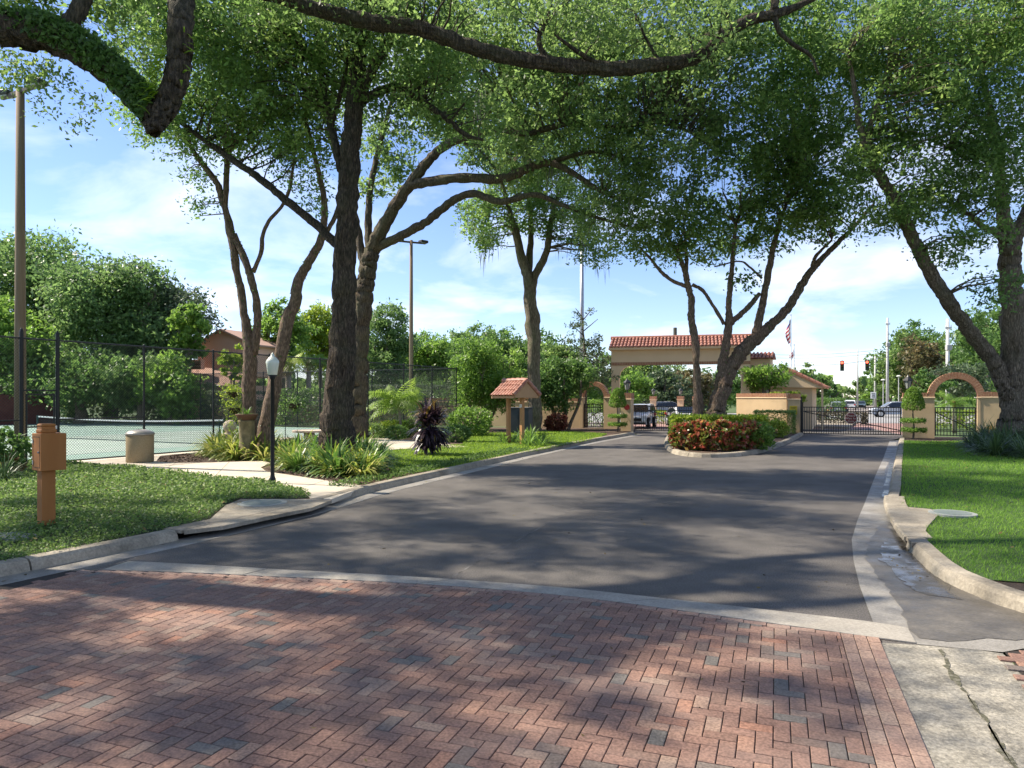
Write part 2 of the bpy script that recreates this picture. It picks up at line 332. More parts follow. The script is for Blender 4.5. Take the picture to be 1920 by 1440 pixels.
# left curb and gutter
LC = smooth_path([G(u, v) for u, v in ((-700, 1290), (-330, 1160), (-150, 1113), (0, 1082), (170, 1047), (333, 1013), (575, 957), (700, 922), (850, 887), (1000, 852), (1100, 831), (1190, 815))], .3)
gl = MB(); sweep(gl, LC, [(0.05, .006), (-.42, .006), (-.43, -.05)]); gut = gl.top('gutter', M_gut, kind='structure')
def idx_of(path, p): return int(np.argmin(np.linalg.norm(path - np.array([p[0], p[1]]), axis=1)))
CURB = [(-.035, 0.0), (-.005, .10), (.035, .142), (.09, .15), (.20, .15), (.215, .0)]
def curb_run(path, root, i0, i1, seglen=10, gap=.012, prof=CURB, name='curb_segment'):
    i = i0
    while i < i1:
        j = min(i + seglen, i1)
        if i1 - j < 4: j = i1
        p = path[i:j + 1].copy()
        if len(p) > 1:
            d0 = p[1] - p[0]; d1 = p[-1] - p[-2]; p[0] += d0 / np.linalg.norm(d0) * gap; p[-1] -= d1 / np.linalg.norm(d1) * gap
            mb = MB(); sweep(mb, p, prof); mb.part(name, M_curb, root)
        i = j
ORG[gut.name] = Vector((0, 0, 0))
ia, ib = idx_of(LC, G(333, 1013)), idx_of(LC, G(575, 957))
curb_run(LC, gut, 0, ia); curb_run(LC, gut, ib, len(LC) - 1)
curb_run(LC, gut, ia, ib, 99, .012, [(-.05, .10), (-.045, .14), (-.02, .152), (.3, .152), (.3, .10)], 'inlet_lid')
mb = MB(); sweep(mb, LC[ia:ib + 1], [(.55, -.05), (.55, .11)]); sweep(mb, LC[ia:ib + 1], [(.0, -.012), (.6, -.012)])
mb.part('inlet_throat', mat('inlet_shade', (.03, .027, .024), (.05, .045, .04), 4, .95), gut)  # shade inside the drain opening painted as a near-black colour
# right curb and gutter pan
RC = smooth_path([G(u, v) for u, v in ((2350, 1230), (2080, 1190), (1920, 1150), (1807, 1107), (1753, 1077), (1703, 1026), (1681, 995), (1668, 968), (1663, 946), (1670, 920), (1678, 872), (1687, 826))], .3)
pan = [G(1637, 1168), G(1612, 1100), G(1600, 1050), G(1597, 1012), G(1608, 975), G(1620, 947), G(1641, 893), G(1656, 860), G(1668, 827), G(1690, 825), G(1682, 872), G(1676, 920), G(1668, 946), G(1674, 968), G(1688, 995), G(1710, 1026), G(1760, 1077), G(1812, 1107), G(1925, 1150), G(2360, 1232),
       G(2360, 1300), G(2000, 1222), G(1920, 1217), G(1880, 1224), G(1719, 1209), G(1703, 1180)]
gr = MB(); gr.add([(p[0], p[1], .006) for p in pan], [tuple(range(len(pan)))]); gut2 = gr.top('gutter', M_gut, kind='structure')
ORG[gut2.name] = Vector((0, 0, 0))
NR = len(RC); ja, jb = idx_of(RC, G(1706, 1029)), idx_of(RC, G(1663, 944))
RCP = [(-o, z) for o, z in CURB]
curb_run(RC, gut2, 0, ja, prof=RCP); curb_run(RC, gut2, jb, NR - 1, prof=RCP)
curb_run(RC, gut2, ja, jb, 99, .012, [(.06, .085), (.05, .14), (.02, .152), (-.3, .152), (-.3, .085)], 'inlet_lid')
mb = MB(); sweep(mb, RC[ja:jb + 1], [(-.55, -.05), (-.55, .11)]); sweep(mb, RC[ja:jb + 1], [(-.02, .009), (-.6, .009)]); mb.part('inlet_throat', MATS['inlet_shade'], gut2)  # same painted shade in the right opening
# wet pan and standing water on it
def ragged(pts, amp, step=.12, seed=1):
    rr = random.Random(seed); o = []; n = len(pts)
    for i in range(n):
        p, q = Vector(pts[i]), Vector(pts[(i + 1) % n]); k = max(1, int((q - p).length / step))
        for j in range(k): c = p.lerp(q, j / k); o.append((c.x + rr.gauss(0, amp), c.y + rr.gauss(0, amp * 1.6)))
    return o

sheet('wet_patch', ragged([G(*p) for p in ((1643, 990), (1628, 1020), (1622, 1040), (1640, 1075), (1662, 1100), (1680, 1130), (1700, 1165), (1712, 1196), (1780, 1206), (1850, 1200), (1940, 1198), (2100, 1200), (2100, 1185), (1915, 1151), (1805, 1110), (1750, 1080), (1704, 1032), (1682, 1000), (1660, 985))], .016, .15, 5), .010, M_wet)
sheet('wet_patch', [G(*p) for p in ((1682, 828), (1676, 850), (1660, 880), (1655, 915), (1650, 935), (1664, 938), (1668, 912), (1677, 870), (1685, 830))], .010, M_wet)
sheet('puddle', ragged([G(*p) for p in ((1672, 1010), (1655, 1020), (1648, 1035), (1652, 1050), (1668, 1065), (1682, 1078), (1690, 1095), (1705, 1106), (1735, 1116), (1765, 1121), (1790, 1123), (1781, 1110), (1790, 1104), (1765, 1088), (1740, 1072), (1725, 1060), (1712, 1043), (1700, 1028), (1690, 1010))], .02, .1, 3), .014, M_water)
sheet('puddle', [G(*p) for p in ((1668, 868), (1664, 885), (1660, 905), (1656, 912), (1666, 912), (1672, 890), (1676, 870))], .014, M_water)
sheet('puddle', [G(*p) for p in ((1657, 921), (1653, 932), (1660, 935), (1666, 928), (1667, 920))], .014, M_water)
# valley gutter at the lower right
cvx = [G(*p) for p in ((1652, 1206), (1719, 1210), (1830, 1219), (1880, 1226), (1900, 1245), (1920, 1275), (2060, 1440), (2100, 1600), (1800, 1600), (1752, 1440))]
sheet('valley_gutter', cvx, .004, mat('valley_concrete', (.17, .155, .125), (.40, .36, .285), 4.5, .75, .005, 70, stain=(.12, .118, .11), sscale=2.6, samt=.95, speck=(36, .35)))
sheet('gutter_crack', ragged([G(*p) for p in ((1762, 1220), (1766, 1221), (1780, 1245), (1797, 1270), (1802, 1280), (1820, 1310), (1855, 1355), (1885, 1405), (1910, 1445), (1903, 1445), (1876, 1405), (1848, 1358), (1812, 1310), (1790, 1280), (1783, 1272), (1772, 1250))], .012, .05, 9), .008, mat('crack_moss', (.06, .055, .04), (.22, .20, .16), 22, .95, .006, 60, c3=(.10, .095, .06)))
# ------------------------------------------------------------------ brick crossing
BH = math.radians(20.4); bf = np.array([math.sin(BH), math.cos(BH)]); br = np.array([math.cos(BH), -math.sin(BH)])
edge = np.array(G(1752, 1440)[:2])                                    # on the right edge of the border
top_px = [(-700, 1075), (-300, 1072), (190, 1070), (350, 1075), (500, 1082), (670, 1090), (840, 1100), (1000, 1113), (1100, 1123), (1300, 1150), (1450, 1171), (1600, 1192), (1720, 1208)]
topL = np.array([G(*p)[:2] for p in top_px])
up_px = [(-700, 1052), (240, 1054), (350, 1059), (500, 1068), (670, 1077), (850, 1088), (1000, 1099), (1100, 1108), (1300, 1130), (1450, 1147), (1633, 1168), (1703, 1180)]
def tox(ab): return edge + ab[0] * br + ab[1] * bf
def toab(p): d = np.asarray(p)[..., :2] - edge; return np.stack([d @ br, d @ bf], -1)
topab = toab(topL)
def btop(a): return float(np.interp(a, topab[:, 0], topab[:, 1]))
leftab = toab(np.array([G(*p)[:2] for p in ((177, 1066), (0, 1114), (-150, 1156), (-400, 1240))]))
sheet('brick_paving', [tox(p) for p in ((0.01, -2.2), (0.01, btop(0) + .02))] + [p for p in topL[::-1][1:]] + [tox((-9.5, -2.2))], .003, mat('joint_sand', (.022, .018, .015), (.05, .04, .033), 30, .95))
paving = bpy.data.objects['brick_paving']
BR = [(0, (.165, .145, .122)), (.04, (.145, .13, .112)), (.09, (.185, .11, .082)), (.35, (.25, .145, .107)), (.55, (.20, .12, .092)), (.75, (.28, .16, .114)), (.88, (.265, .185, .138)), (1, (.315, .155, .10))]
BRB = [(0, (.25, .15, .115)), (.3, (.31, .20, .15)), (.6, (.34, .225, .165)), (.85, (.27, .18, .14)), (1, (.36, .26, .19))]
def brickmat(name, ramp, src):
    m = leafmat(name, ramp, 0, .82, .3, src); t = m.node_tree; n = t.nodes; l = t.links; p = n['Principled BSDF']
    rp = next(x for x in n if x.type == 'VALTORGB'); rp.color_ramp.interpolation = 'LINEAR'
    g = n.new('ShaderNodeNewGeometry'); z = n.new('ShaderNodeTexNoise'); z.inputs['Scale'].default_value = 55; z.inputs['Detail'].default_value = 4; l.new(g.outputs['Position'], z.inputs['Vector'])
    z2 = n.new('ShaderNodeTexNoise'); z2.inputs['Scale'].default_value = 1.1; z2.inputs['Detail'].default_value = 3; l.new(g.outputs['Position'], z2.inputs['Vector'])
    mr = n.new('ShaderNodeMapRange'); mr.inputs[1].default_value = .3; mr.inputs[2].default_value = .7; mr.inputs[3].default_value = .62; mr.inputs[4].default_value = 1.35; l.new(z.outputs[0], mr.inputs[0])
    mu = n.new('ShaderNodeMix'); mu.data_type = 'RGBA'; mu.blend_type = 'MULTIPLY'; mu.inputs[0].default_value = 1; l.new(rp.outputs[0], mu.inputs[6]); l.new(mr.outputs[0], mu.inputs[7])
    mr2 = n.new('ShaderNodeMapRange'); mr2.inputs[1].default_value = .45; mr2.inputs[2].default_value = .75; mr2.inputs[4].default_value = .45; l.new(z2.outputs[0], mr2.inputs[0])
    m2 = n.new('ShaderNodeMix'); m2.data_type = 'RGBA'; l.new(mr2.outputs[0], m2.inputs[0]); l.new(mu.outputs[2], m2.inputs[6]); m2.inputs[7].default_value = (.22, .19, .17, 1); l.new(m2.outputs[2], p.inputs['Base Color'])
    b = n.new('ShaderNodeBump'); b.inputs['Distance'].default_value = .0025; l.new(z.outputs[0], b.inputs['Height']); l.new(b.outputs[0], p.inputs['Normal']); return m
BM_o, BM_i = brickmat('paver_single', BR, 'obj'), brickmat('paver_field', BR, 'island')
BB_o, BB_i = brickmat('border_single', BRB, 'obj'), brickmat('border_field', BRB, 'island')
U = .1024; GAP = .0030
def paver(a0, a1, b0, b1, z=.014, ch=.004):
    g = GAP; x0, x1, y0, y1 = a0 + g, a1 - g, b0 + g, b1 - g
    if x1 - x0 < .012 or y1 - y0 < .012: return None
    P = [(x0, y0), (x1, y0), (x1, y1), (x0, y1)]; T = [(x0 + ch, y0 + ch), (x1 - ch, y0 + ch), (x1 - ch, y1 - ch), (x0 + ch, y1 - ch)]
    return [(*p, 0.0) for p in P] + [(*p, z - .003) for p in P] + [(*p, z) for p in T]
PF = [(8, 9, 10, 11)] + [(k * 4 + j, k * 4 + (j + 1) % 4, k * 4 + 4 + (j + 1) % 4, k * 4 + 4 + j) for k in (0, 1) for j in range(4)]
def shared_paver(name, m, la, lb):
    me = bpy.data.meshes.new(name); me.from_pydata(paver(-la / 2, la / 2, -lb / 2, lb / 2), [], PF); me.materials.append(m); return me
field, border = [], []
aR = -3 * U                                                           # inner edge of the three border courses
for c in range(3):
    b = -1.6 + R.random() * .2
    while b < 4.5:
        b1 = b + 2 * U
        if b1 > btop(-c * U - U / 2): b1 = btop(-c * U - U / 2)
        if b1 - b > .03: border.append((-(c + 1) * U, -c * U, b, b1, 1))
        b += 2 * U
rows = []                                                             # soldier row following the concrete band
a = aR
while a > -10:
    b1 = min(btop(a), btop(a - 2 * U)); rows.append((a - 2 * U, a, b1 - U, b1, 2)); a -= 2 * U
hb = lambda a: btop(a) - U * 1.02
NX, NY = 100, 44
for i in range(-NX, 2):
    for j in range(-18, NY):
        k = (i - j) % 4                                               # 90 degree herringbone on a 2 : 1 brick
        if k == 0: r = (i, i + 2, j, j + 1)
        elif k == 2: r = (i, i + 1, j, j + 2)
        else: continue
        if k == 2: r = (i, i + 1, j - 1, j + 1)
        a0, a1, b0, b1 = aR + (r[0] - .37) * U, aR + (r[1] - .37) * U, r[2] * U, r[3] * U
        if a0 >= aR - .015: continue
        a1 = min(a1, aR); bt = min(hb(a0), hb(a1))
        if b0 > bt - .02: continue
        b1 = min(b1, bt); c = toab  # noqa
        bl = float(np.interp((a0 + a1) / 2, leftab[::-1, 0], leftab[::-1, 1], left=-9, right=99))
        if b0 > bl: continue
        x = tox(((a0 + a1) / 2, (b0 + b1) / 2))
        if x[1] < 3.3 or abs(x[0]) > x[1] * .80 + .6: continue
        field.append((a0, a1, b0, b1, 0))
rows = [r for r in rows if (r[2]) < float(np.interp((r[0] + r[1]) / 2, leftab[::-1, 0], leftab[::-1, 1], left=-9, right=99))]
def dist(r): p = tox(((r[0] + r[1]) / 2, (r[2] + r[3]) / 2)); return p[1] + abs(p[0]) * .15 if p[1] > 3.85 and abs(p[0]) < p[1] * .74 else 99
allb = sorted(field + border + rows, key=dist)
shape = {}
rotb = -BH
singles = 0; rest = {0: [], 1: []}
for r in allb:
    la, lb = round(r[1] - r[0], 3), round(r[3] - r[2], 3)
    if singles < 300 and dist(r) < 90:
        key = (la, lb, r[4] > 0)
        if key not in shape: shape[key] = shared_paver('brick', BB_o if r[4] else BM_o, la, lb)
        p = tox(((r[0] + r[1]) / 2, (r[2] + r[3]) / 2)); o = inst('brick', shape[key], (p[0], p[1], R.uniform(-.0015, .0015)), None, rotb + R.uniform(-.006, .006))
        o.parent = paving; o.rotation_euler[0] = R.uniform(-.006, .006); o.rotation_euler[1] = R.uniform(-.006, .006); singles += 1
    else: rest[1 if r[4] else 0].append(r)
for k, m in ((0, BM_i), (1, BB_i)):
    vs, fs = [], []
    for r in rest[k]:
        q = paver(*r[:4], z=.014 + R.uniform(-.0015, .0015))
        if not q: continue
        b = len(vs); vs += [(*tox(p[:2]), p[2]) for p in q]; fs += [tuple(i + b for i in f) for f in PF]
    me = bpy.data.meshes.new('brick_field'); me.from_pydata(vs, [], fs); o = link('brick_field', me, m, paving); o['kind'] = 'stuff'
# concrete band between brick and asphalt
band = MB(); N0 = 5
bt_, bu_ = [np.array([G(*p)[:2] for p in q]) for q in (top_px[2:], up_px[1:])]
rt = smooth_path(bt_, .25); ru = smooth_path(bu_, .25)
def at_frac(p, f): i = f * (len(p) - 1); a = int(min(i, len(p) - 2)); return p[a] + (p[a + 1] - p[a]) * (i - a)
bandroot = sheet('concrete_band', [at_frac(rt, 0), at_frac(rt, .5), at_frac(rt, 1), at_frac(ru, 1), at_frac(ru, .5), at_frac(ru, 0)], .004, M_soil)
ORG[bandroot.name] = Vector((0, 0, 0))
cuts = [0, .22, .47, .72, 1.0]
for f0, f1 in zip(cuts, cuts[1:]):
    fs_ = np.linspace(f0 + .0012, f1 - .0012, 9); mb = MB()
    mb.prism([tuple(at_frac(rt, f)) for f in fs_] + [tuple(at_frac(ru, f)) for f in fs_[::-1]], -.02, .012 + R.uniform(0, .003)); mb.part('band_slab', M_conc, bandroot)
sheet('brick_corner', [G(*p) for p in ((1884, 1225), (1925, 1219), (2060, 1235), (2080, 1440), (1990, 1350), (1922, 1276), (1902, 1246))], .008, mat('joint_sand', (.02, .02, .02)))
corner = bpy.data.objects['brick_corner']; ORG[corner.name] = Vector((0, 0, 0))
cpoly = [G(*p) for p in ((1889, 1229), (1925, 1223), (2060, 1240), (2076, 1430), (1994, 1348), (1926, 1276), (1906, 1246))]
bme = shared_paver('brick', BM_o, 2 * U, U); o0 = np.array(G(1900, 1240)[:2])
for i in range(-2, 9):
    for j in range(-12, 6):
        p = o0 + br * (i * 2 * U + (j % 2) * U) + bf * (j * U)
        if inside(np.array([p]), cpoly)[0]: inst('brick', bme, (p[0], p[1], .006), corner, rotb)
# ------------------------------------------------------------------ verges, walk, lawns, beds, court
LB = offset(LC, .21)
sheet('left_verge', [tuple(p) for p in LB] + [GX(1190, 47), GX(840, 47), (-3.4, 42), (-14.5, 19.0), (-30, 12), (-20, 3)], .112, M_mulch)
sheet('right_verge', [tuple(p) for p in offset(RC, -.21)] + [GX(1690, 36.5), (60, 20), (40, 5), (12, 4)], .112, M_soil)
def px(pts, z): return [G(u, v, z) for u, v in pts]
lawnL = px([(-500, 1180), (-150, 1092), (0, 1057), (170, 1024), (250, 1006), (333, 990), (392, 972), (424, 945), (450, 934), (520, 936), (582, 933), (566, 919), (510, 906), (440, 899), (380, 893), (270, 880), (150, 869), (-100, 866), (-500, 880)], .125)
sheet('ground_cover_bed', lawnL, .122, M_cover)
lid = px([(392, 974), (424, 946), (452, 935), (585, 935), (622, 937), (585, 951), (500, 968), (420, 985), (345, 994)], .15)
sheet('inlet_slab', lid, .145, M_curb, .06)
walkp = px([(60, 864), (150, 869), (270, 880), (380, 893), (510, 906), (566, 919), (582, 933), (622, 936), (665, 919), (690, 912), (640, 905), (560, 893), (500, 884), (489, 876), (508, 868), (490, 864), (400, 867), (330, 868), (292, 866), (300, 855), (385, 846), (384, 843), (250, 856), (150, 862)], .135)
walk = MB().prism([(p[0], p[1]) for p in walkp], .05, .135).top('walkway', M_walk, kind='structure')
walk2 = MB().prism([(p[0], p[1]) for p in px([(640, 822), (700, 820), (760, 825), (850, 834), (880, 838), (800, 839), (720, 844), (690, 836), (640, 834)], .135)], .05, .135).top('walkway', M_walk, kind='structure')
for a, b in (((430, 866), (402, 894)), ((330, 868), (300, 884)), ((520, 888), (480, 903)), ((610, 901), (560, 916))):
    p, q = G(*a, .135), G(*b, .135); d = (q - p).normalized(); n_ = Vector((-d.y, d.x, 0)) * .006
    mb = MB(); mb.add([p + n_, q + n_, q - n_, p - n_], [(0, 1, 2, 3)]); mb.v = [Vector((v.x, v.y, .1375)) for v in mb.v]; mb.part('walk_joint', mat('joint_dark', (.12, .10, .08)), walk)
lawnM = px([(700, 839), (722, 845), (760, 842), (800, 838), (870, 833), (862, 822), (880, 813), (960, 811), (1000, 809), (1090, 810), (1138, 814), (1120, 822), (1010, 844), (960, 853), (900, 866), (820, 882), (745, 888), (715, 870), (700, 852)], .125)
sheet('lawn', lawnM, .124, M_turf)
lawnR = px([(1692, 827), (1691, 880), (1688, 949), (1745, 954), (1762, 962), (1752, 972), (1740, 985), (1731, 1003), (1738, 1013), (1762, 1038), (1807, 1067), (1857, 1087), (1925, 1092), (2300, 1120), (2500, 900), (2200, 830), (1990, 822), (1760, 828)], .125)
sheet('lawn', lawnR, .124, M_turf)
apron = px([(1667, 948), (1688, 949), (1745, 954), (1762, 962), (1752, 972), (1740, 985), (1731, 1003), (1726, 1016), (1710, 1017), (1690, 995), (1676, 972)], .15)
sheet('inlet_apron', apron, .147, M_curb, .06)
cr_ = MB()
cf = Vector((-3.25, 41.5, 0)); cdir = Vector((math.sin(math.radians(26.5)), math.cos(math.radians(26.5)), 0)); cn = Vector((-cdir.y, cdir.x, 0)); cn = Vector((-math.cos(math.radians(26.5)), math.sin(math.radians(26.5)), 0))
def ct(a, b): return cf - cdir * a + cn * b            # a metres back from the far corner along the near fence, b metres into the court
sheet('court_surround', [ct(0, -.1), ct(40, -.1), ct(40, 36), ct(0, 36)], .116, M_courtd)
net_a = (cf - Vector((-13.6, 30.2, 0))).dot(cdir)
cb = 3.2                                               # doubles sideline distance from the fence
sheet('tennis_court', [ct(net_a - 11.89, cb), ct(net_a + 11.89, cb), ct(net_a + 11.89, cb + 10.97), ct(net_a - 11.89, cb + 10.97)], .120, M_court)
def cline(a0, b0, a1, b1, wd=.06):
    mb = MB(); d = (ct(a1, b1) - ct(a0, b0)); L_ = d.length; c_ = (ct(a0, b0) + ct(a1, b1)) / 2
    mb.box((c_.x, c_.y, .124), (L_, wd, .004), math.atan2(d.y, d.x)); mb.part('court_line', M_line, bpy.data.objects['tennis_court'])
ORG['tennis_court'] = Vector((0, 0, 0))
for b in (0, 1.37, 9.6, 10.97): cline(net_a - 11.89, cb + b, net_a + 11.89, cb + b)
for a in (-11.89, -6.4, 6.4, 11.89): cline(net_a + a, cb + (0 if abs(a) > 7 else 1.37), net_a + a, cb + (10.97 if abs(a) > 7 else 9.6))
cline(net_a - 6.4, cb + 5.48, net_a + 6.4, cb + 5.48)
sheet('far_street', [GX(1180, 46.8, 0), GX(1720, 36.5), GX(1760, 60), GX(1700, 110), GX(1632, 800), GX(1588, 800), GX(1520, 120), GX(1300, 85), GX(1000, 85), GX(1000, 46.8)], -.012, mat('far_asphalt', (.20, .17, .155), (.27, .235, .215), .8, .85, stain=(.33, .30, .28), sscale=.2))
sheet('cross_street', [GX(1000, 62), GX(2100, 56), GX(2100, 86), GX(1000, 100)], -.008, mat('cross_asphalt', (.27, .265, .26), (.35, .345, .335), .5, .85))
sheet('entry_bricks', [GX(1190, 44.5), GX(1506, 39.7), GX(1688, 38.2), GX(1745, 46), GX(1720, 57), GX(1180, 62)], -.004, mat('far_bricks', (.27, .155, .135), (.36, .23, .20), 2.5, .85))
# ------------------------------------------------------------------ walls, arches, gates, gateway
def frame(p, q):                       # local x from p to q, y away from the viewer, z up
    d = (q - p); d.z = 0; a = math.atan2(d.y, d.x); return Matrix.Translation(Vector((p.x, p.y, 0))) @ Matrix.Rotation(a, 4, 'Z'), d.length, a
def wall(p, q, h, t, label, z0=.1, cap=True, name='garden_wall', m=None, base=True):
    Mx, Ln, a = frame(p, q); th = thing(name, (p.x, p.y, 0), label, 'wall')
    MB(Mx).box((Ln / 2, 0, (h - .30 + z0) / 2), (Ln, t, h - .30 - z0)).part('wall_panel', m or M_stucco, th)
    if cap:
        MB(Mx).box((Ln / 2, 0, h - .265), (Ln + .04, t + .08, .07), bev=.015).part('ledge', M_stucco2, th)
        mb = MB(Mx); n = max(2, int(Ln / .105)); s = Ln / n
        for i in range(n): mb.box(((i + .5) * s, R.uniform(-.004, .004), h - .115 + R.uniform(-.004, .004)), (s - .012, t + .06, .22))
        mb.part('brick_cap', M_trim, th, kind='stuff'); MB(Mx).box((Ln / 2, 0, h - .12), (Ln - .01, t + .03, .20)).part('cap_mortar', M_stucco2, th)
    return th
brick_me = MB().box((0, 0, 0), (.085, .42, .26)).mesh('arch_brick'); brick_me.materials.append(M_trim)
def arch(p, q, w, spring, t, label, pier_l, pier_r, hcap, ring=.30):
    """pedestrian arch: piers either side of an opening of width w"""
    Mx, Ln, a = frame(p, q); th = thing('arched_gateway', (p.x, p.y, 0), label, 'gateway'); r = w / 2; cx = pier_l + r
    for x0, x1 in ((0, pier_l), (pier_l + w, pier_l + w + pier_r)):
        MB(Mx).box(((x0 + x1) / 2, 0, (spring + .1) / 2), (x1 - x0, t, spring - .1)).part('pier', M_stucco, th)
        MB(Mx).box(((x0 + x1) / 2, 0, spring + .035), (x1 - x0 + .06, t + .08, .07), bev=.015).part('ledge', M_stucco2, th)
    n = 26; ro = r + ring
    for i in range(n):
        b = math.pi * (i + .5) / n; c = Mx @ Vector((cx + math.cos(b) * (r + ring / 2), 0, spring + .07 + math.sin(b) * (r + ring / 2)))
        o = inst('arch_brick', brick_me, c, th); o.rotation_euler = (Matrix.Rotation(a, 4, 'Z') @ Matrix.Rotation(-(b - math.pi / 2), 4, 'Y')).to_euler()
        k = math.pi * (r + ring / 2) / n / .097; o.scale = (k, (t + .02) / .42, ring / .26)
    mb = MB(Mx); m_ = 28
    ri, rq = r + .012, ro - .012
    vs = []
    for s in (-t / 2 + .012, t / 2 - .012):
        for i in range(m_ + 1):
            b = math.pi * i / m_
            for rr in (ri, rq): vs.append((cx + math.cos(b) * rr, s, spring + .07 + math.sin(b) * rr))
    k = (m_ + 1) * 2; fs = []
    for i in range(m_):
        e = i * 2; fs += [(e, e + 1, e + 3, e + 2), (k + e, k + e + 2, k + e + 3, k + e + 1), (e, e + 2, k + e + 2, k + e), (e + 1, k + e + 1, k + e + 3, e + 3)]
    mb.add(vs, fs); mb.part('arch_mortar', M_stucco2, th)
    for x0, x1 in ((0, max(0, cx - ro)), (cx + ro, pier_l + w + pier_r)):
        if x1 - x0 > .08:
            mb = MB(Mx); nn = max(1, int((x1 - x0) / .105)); s = (x1 - x0) / nn
            for i in range(nn): mb.box((x0 + (i + .5) * s, 0, spring + .07 + hcap / 2), (s - .012, t + .04, hcap))
            mb.part('brick_cap', M_trim, th, kind='stuff')
    return th, Mx, cx
def iron_gate(p, q, z0, z1, n, label, rails, diag, name='iron_gate', cat='gate'):
    Mx, Ln, a = frame(p, q); th = thing(name, (p.x, p.y, 0), label, cat); rz = a
    MB(Mx).box((.03, 0, (z0 + z1) / 2), (.06, .06, z1 - z0)).part('end_post', M_iron, th); MB(Mx).box((Ln - .03, 0, (z0 + z1) / 2), (.06, .06, z1 - z0)).part('end_post', M_iron, th)
    for z in rails: MB(Mx).box((Ln / 2, 0, z), (Ln - .12, .045, .045)).part('rail', M_iron, th)
    me = MB().box((0, 0, 0), (.03, .03, z1 - z0)).mesh('picket'); me.materials.append(M_iron)
    for i in range(1, n): inst('picket', me, Mx @ Vector((Ln * i / n, 0, (z0 + z1) / 2)), th, rz)
    x0, za, x1, zb = diag; MB(Mx).extr([(x0, -.04, za - .025), (x1, -.04, zb - .025), (x1, -.04, zb + .025), (x0, -.04, za + .025)], (0, .03, 0)).v
    mb = MB(Mx); mb.extr([(x0, -.05, za - .025), (x1, -.05, zb - .025), (x1, -.05, zb + .025), (x0, -.05, za + .025)], (0, .025, 0)); mb.part('brace', M_iron, th)
    return th, Mx, Ln
def text(name, s, size, m, parent, Mx, pos, depth=.004):
    cu = bpy.data.curves.new(name, 'FONT'); cu.body = s; cu.size = size; cu.align_x = 'CENTER'; cu.align_y = 'CENTER'; cu.extrude = depth; cu.space_character = 1.05
    o = bpy.data.objects.new(name, cu); C.objects.link(o); dg = bpy.context.evaluated_depsgraph_get(); me = bpy.data.meshes.new_from_object(o.evaluated_get(dg)); bpy.data.objects.remove(o)
    T = Mx @ Matrix.Translation(pos) @ Matrix.Rotation(math.pi / 2, 4, 'X'); root = parent
    while root.parent: root = root.parent
    me.transform(Matrix.Translation(-ORG[root.name]) @ T); return link(name, me, m, parent)
def lantern(c, s, label):
    th = thing('pillar_lantern', c, label, 'lantern'); x, y, z = c
    MB().lathe(c, [(.07 * s, 0), (.07 * s, .03 * s), (.025 * s, .05 * s), (.025 * s, .16 * s)], 10).part('stem', M_iron, th)
    MB().lathe((x, y, z + .16 * s), [(.09 * s, 0), (.15 * s, .30 * s)], 6).part('lantern_glass', mat('lantern_glass', (.30, .32, .30), rough=.15), th)
    for i in range(6):
        b = math.pi / 3 * i; MB().tube([(x + .092 * s * math.cos(b), y + .092 * s * math.sin(b), z + .15 * s), (x + .153 * s * math.cos(b), y + .153 * s * math.sin(b), z + .47 * s)], .012 * s, 5).part('frame_bar', M_iron, th)
    MB().lathe((x, y, z + .46 * s), [(.20 * s, 0), (.19 * s, .04 * s), (.06 * s, .16 * s), (.02 * s, .22 * s), (.005, .27 * s)], 6).part('lantern_cap', M_iron, th)
# right side: pier with topiary, pedestrian arch, wall running behind the oak
pR0 = GX(1692, 35.3); pR1 = pR0 + ER * 6
hR = 2.05
ath, aM, acx = arch(pR0, pR1, 1.76, hR, .40, 'tan stucco pier with brick arch over the footpath beside the right lawn', 1.36, .12, .20)
wp = pR0 + ER * (1.36 + 1.76 + .12); wall(wp + ER * .01, wp + ER * 9, 2.36, .36, 'tan stucco garden wall with brick cap behind the right oak')
gp = pR0 + ER * 1.36 + EF * .1
iron_gate(gp + ER * .02, gp + ER * 1.74, .22, 1.62, 13, 'black iron pedestrian gate in the right brick arch', (.26, .46, 1.38, 1.60), (.06, 1.36, 1.68, .5))
lantern((pR0 + ER * .25 + EF * .1 + Vector((0, 0, 2.34)))[:], 1.25, 'black lantern behind the cone topiary right of the exit gate')
# main right gate with its octagon sign
gl0, gl1 = GX(1504, 39.5), GX(1690, 38.0)
mg, mM, mL = iron_gate(gl0, gl1, .07, 1.58, 40, 'wide black iron vehicle gate with octagonal maroon sign', (.10, .26, 1.33, 1.555), (.1, 1.30, 5.1, .28), 'vehicle_gate')
sg = thing('octagon_sign', (mM @ Vector((mL * .5, -.1, .82)))[:], 'small maroon octagon sign with pale lettering on the vehicle gate', 'sign')
oc = lambda r, y: [(mL * .5 + r * math.cos(math.pi / 8 + math.pi / 4 * i), y, .96 + r * math.sin(math.pi / 8 + math.pi / 4 * i)) for i in range(8)]
MB(mM).extr(oc(.335, -.08), (0, .02, 0)).part('sign_border', mat('sign_white', (.62, .56, .5), rough=.5), sg); MB(mM).extr(oc(.295, -.09), (0, .02, 0)).part('sign_face', mat('maroon', (.16, .02, .022), rough=.5), sg)
for i, t_ in enumerate(('Please', 'Wait for', 'Gate')): text('lettering', t_, .155, MATS['sign_white'], sg, mM, (mL * .5, -.095, 1.10 - i * .15))
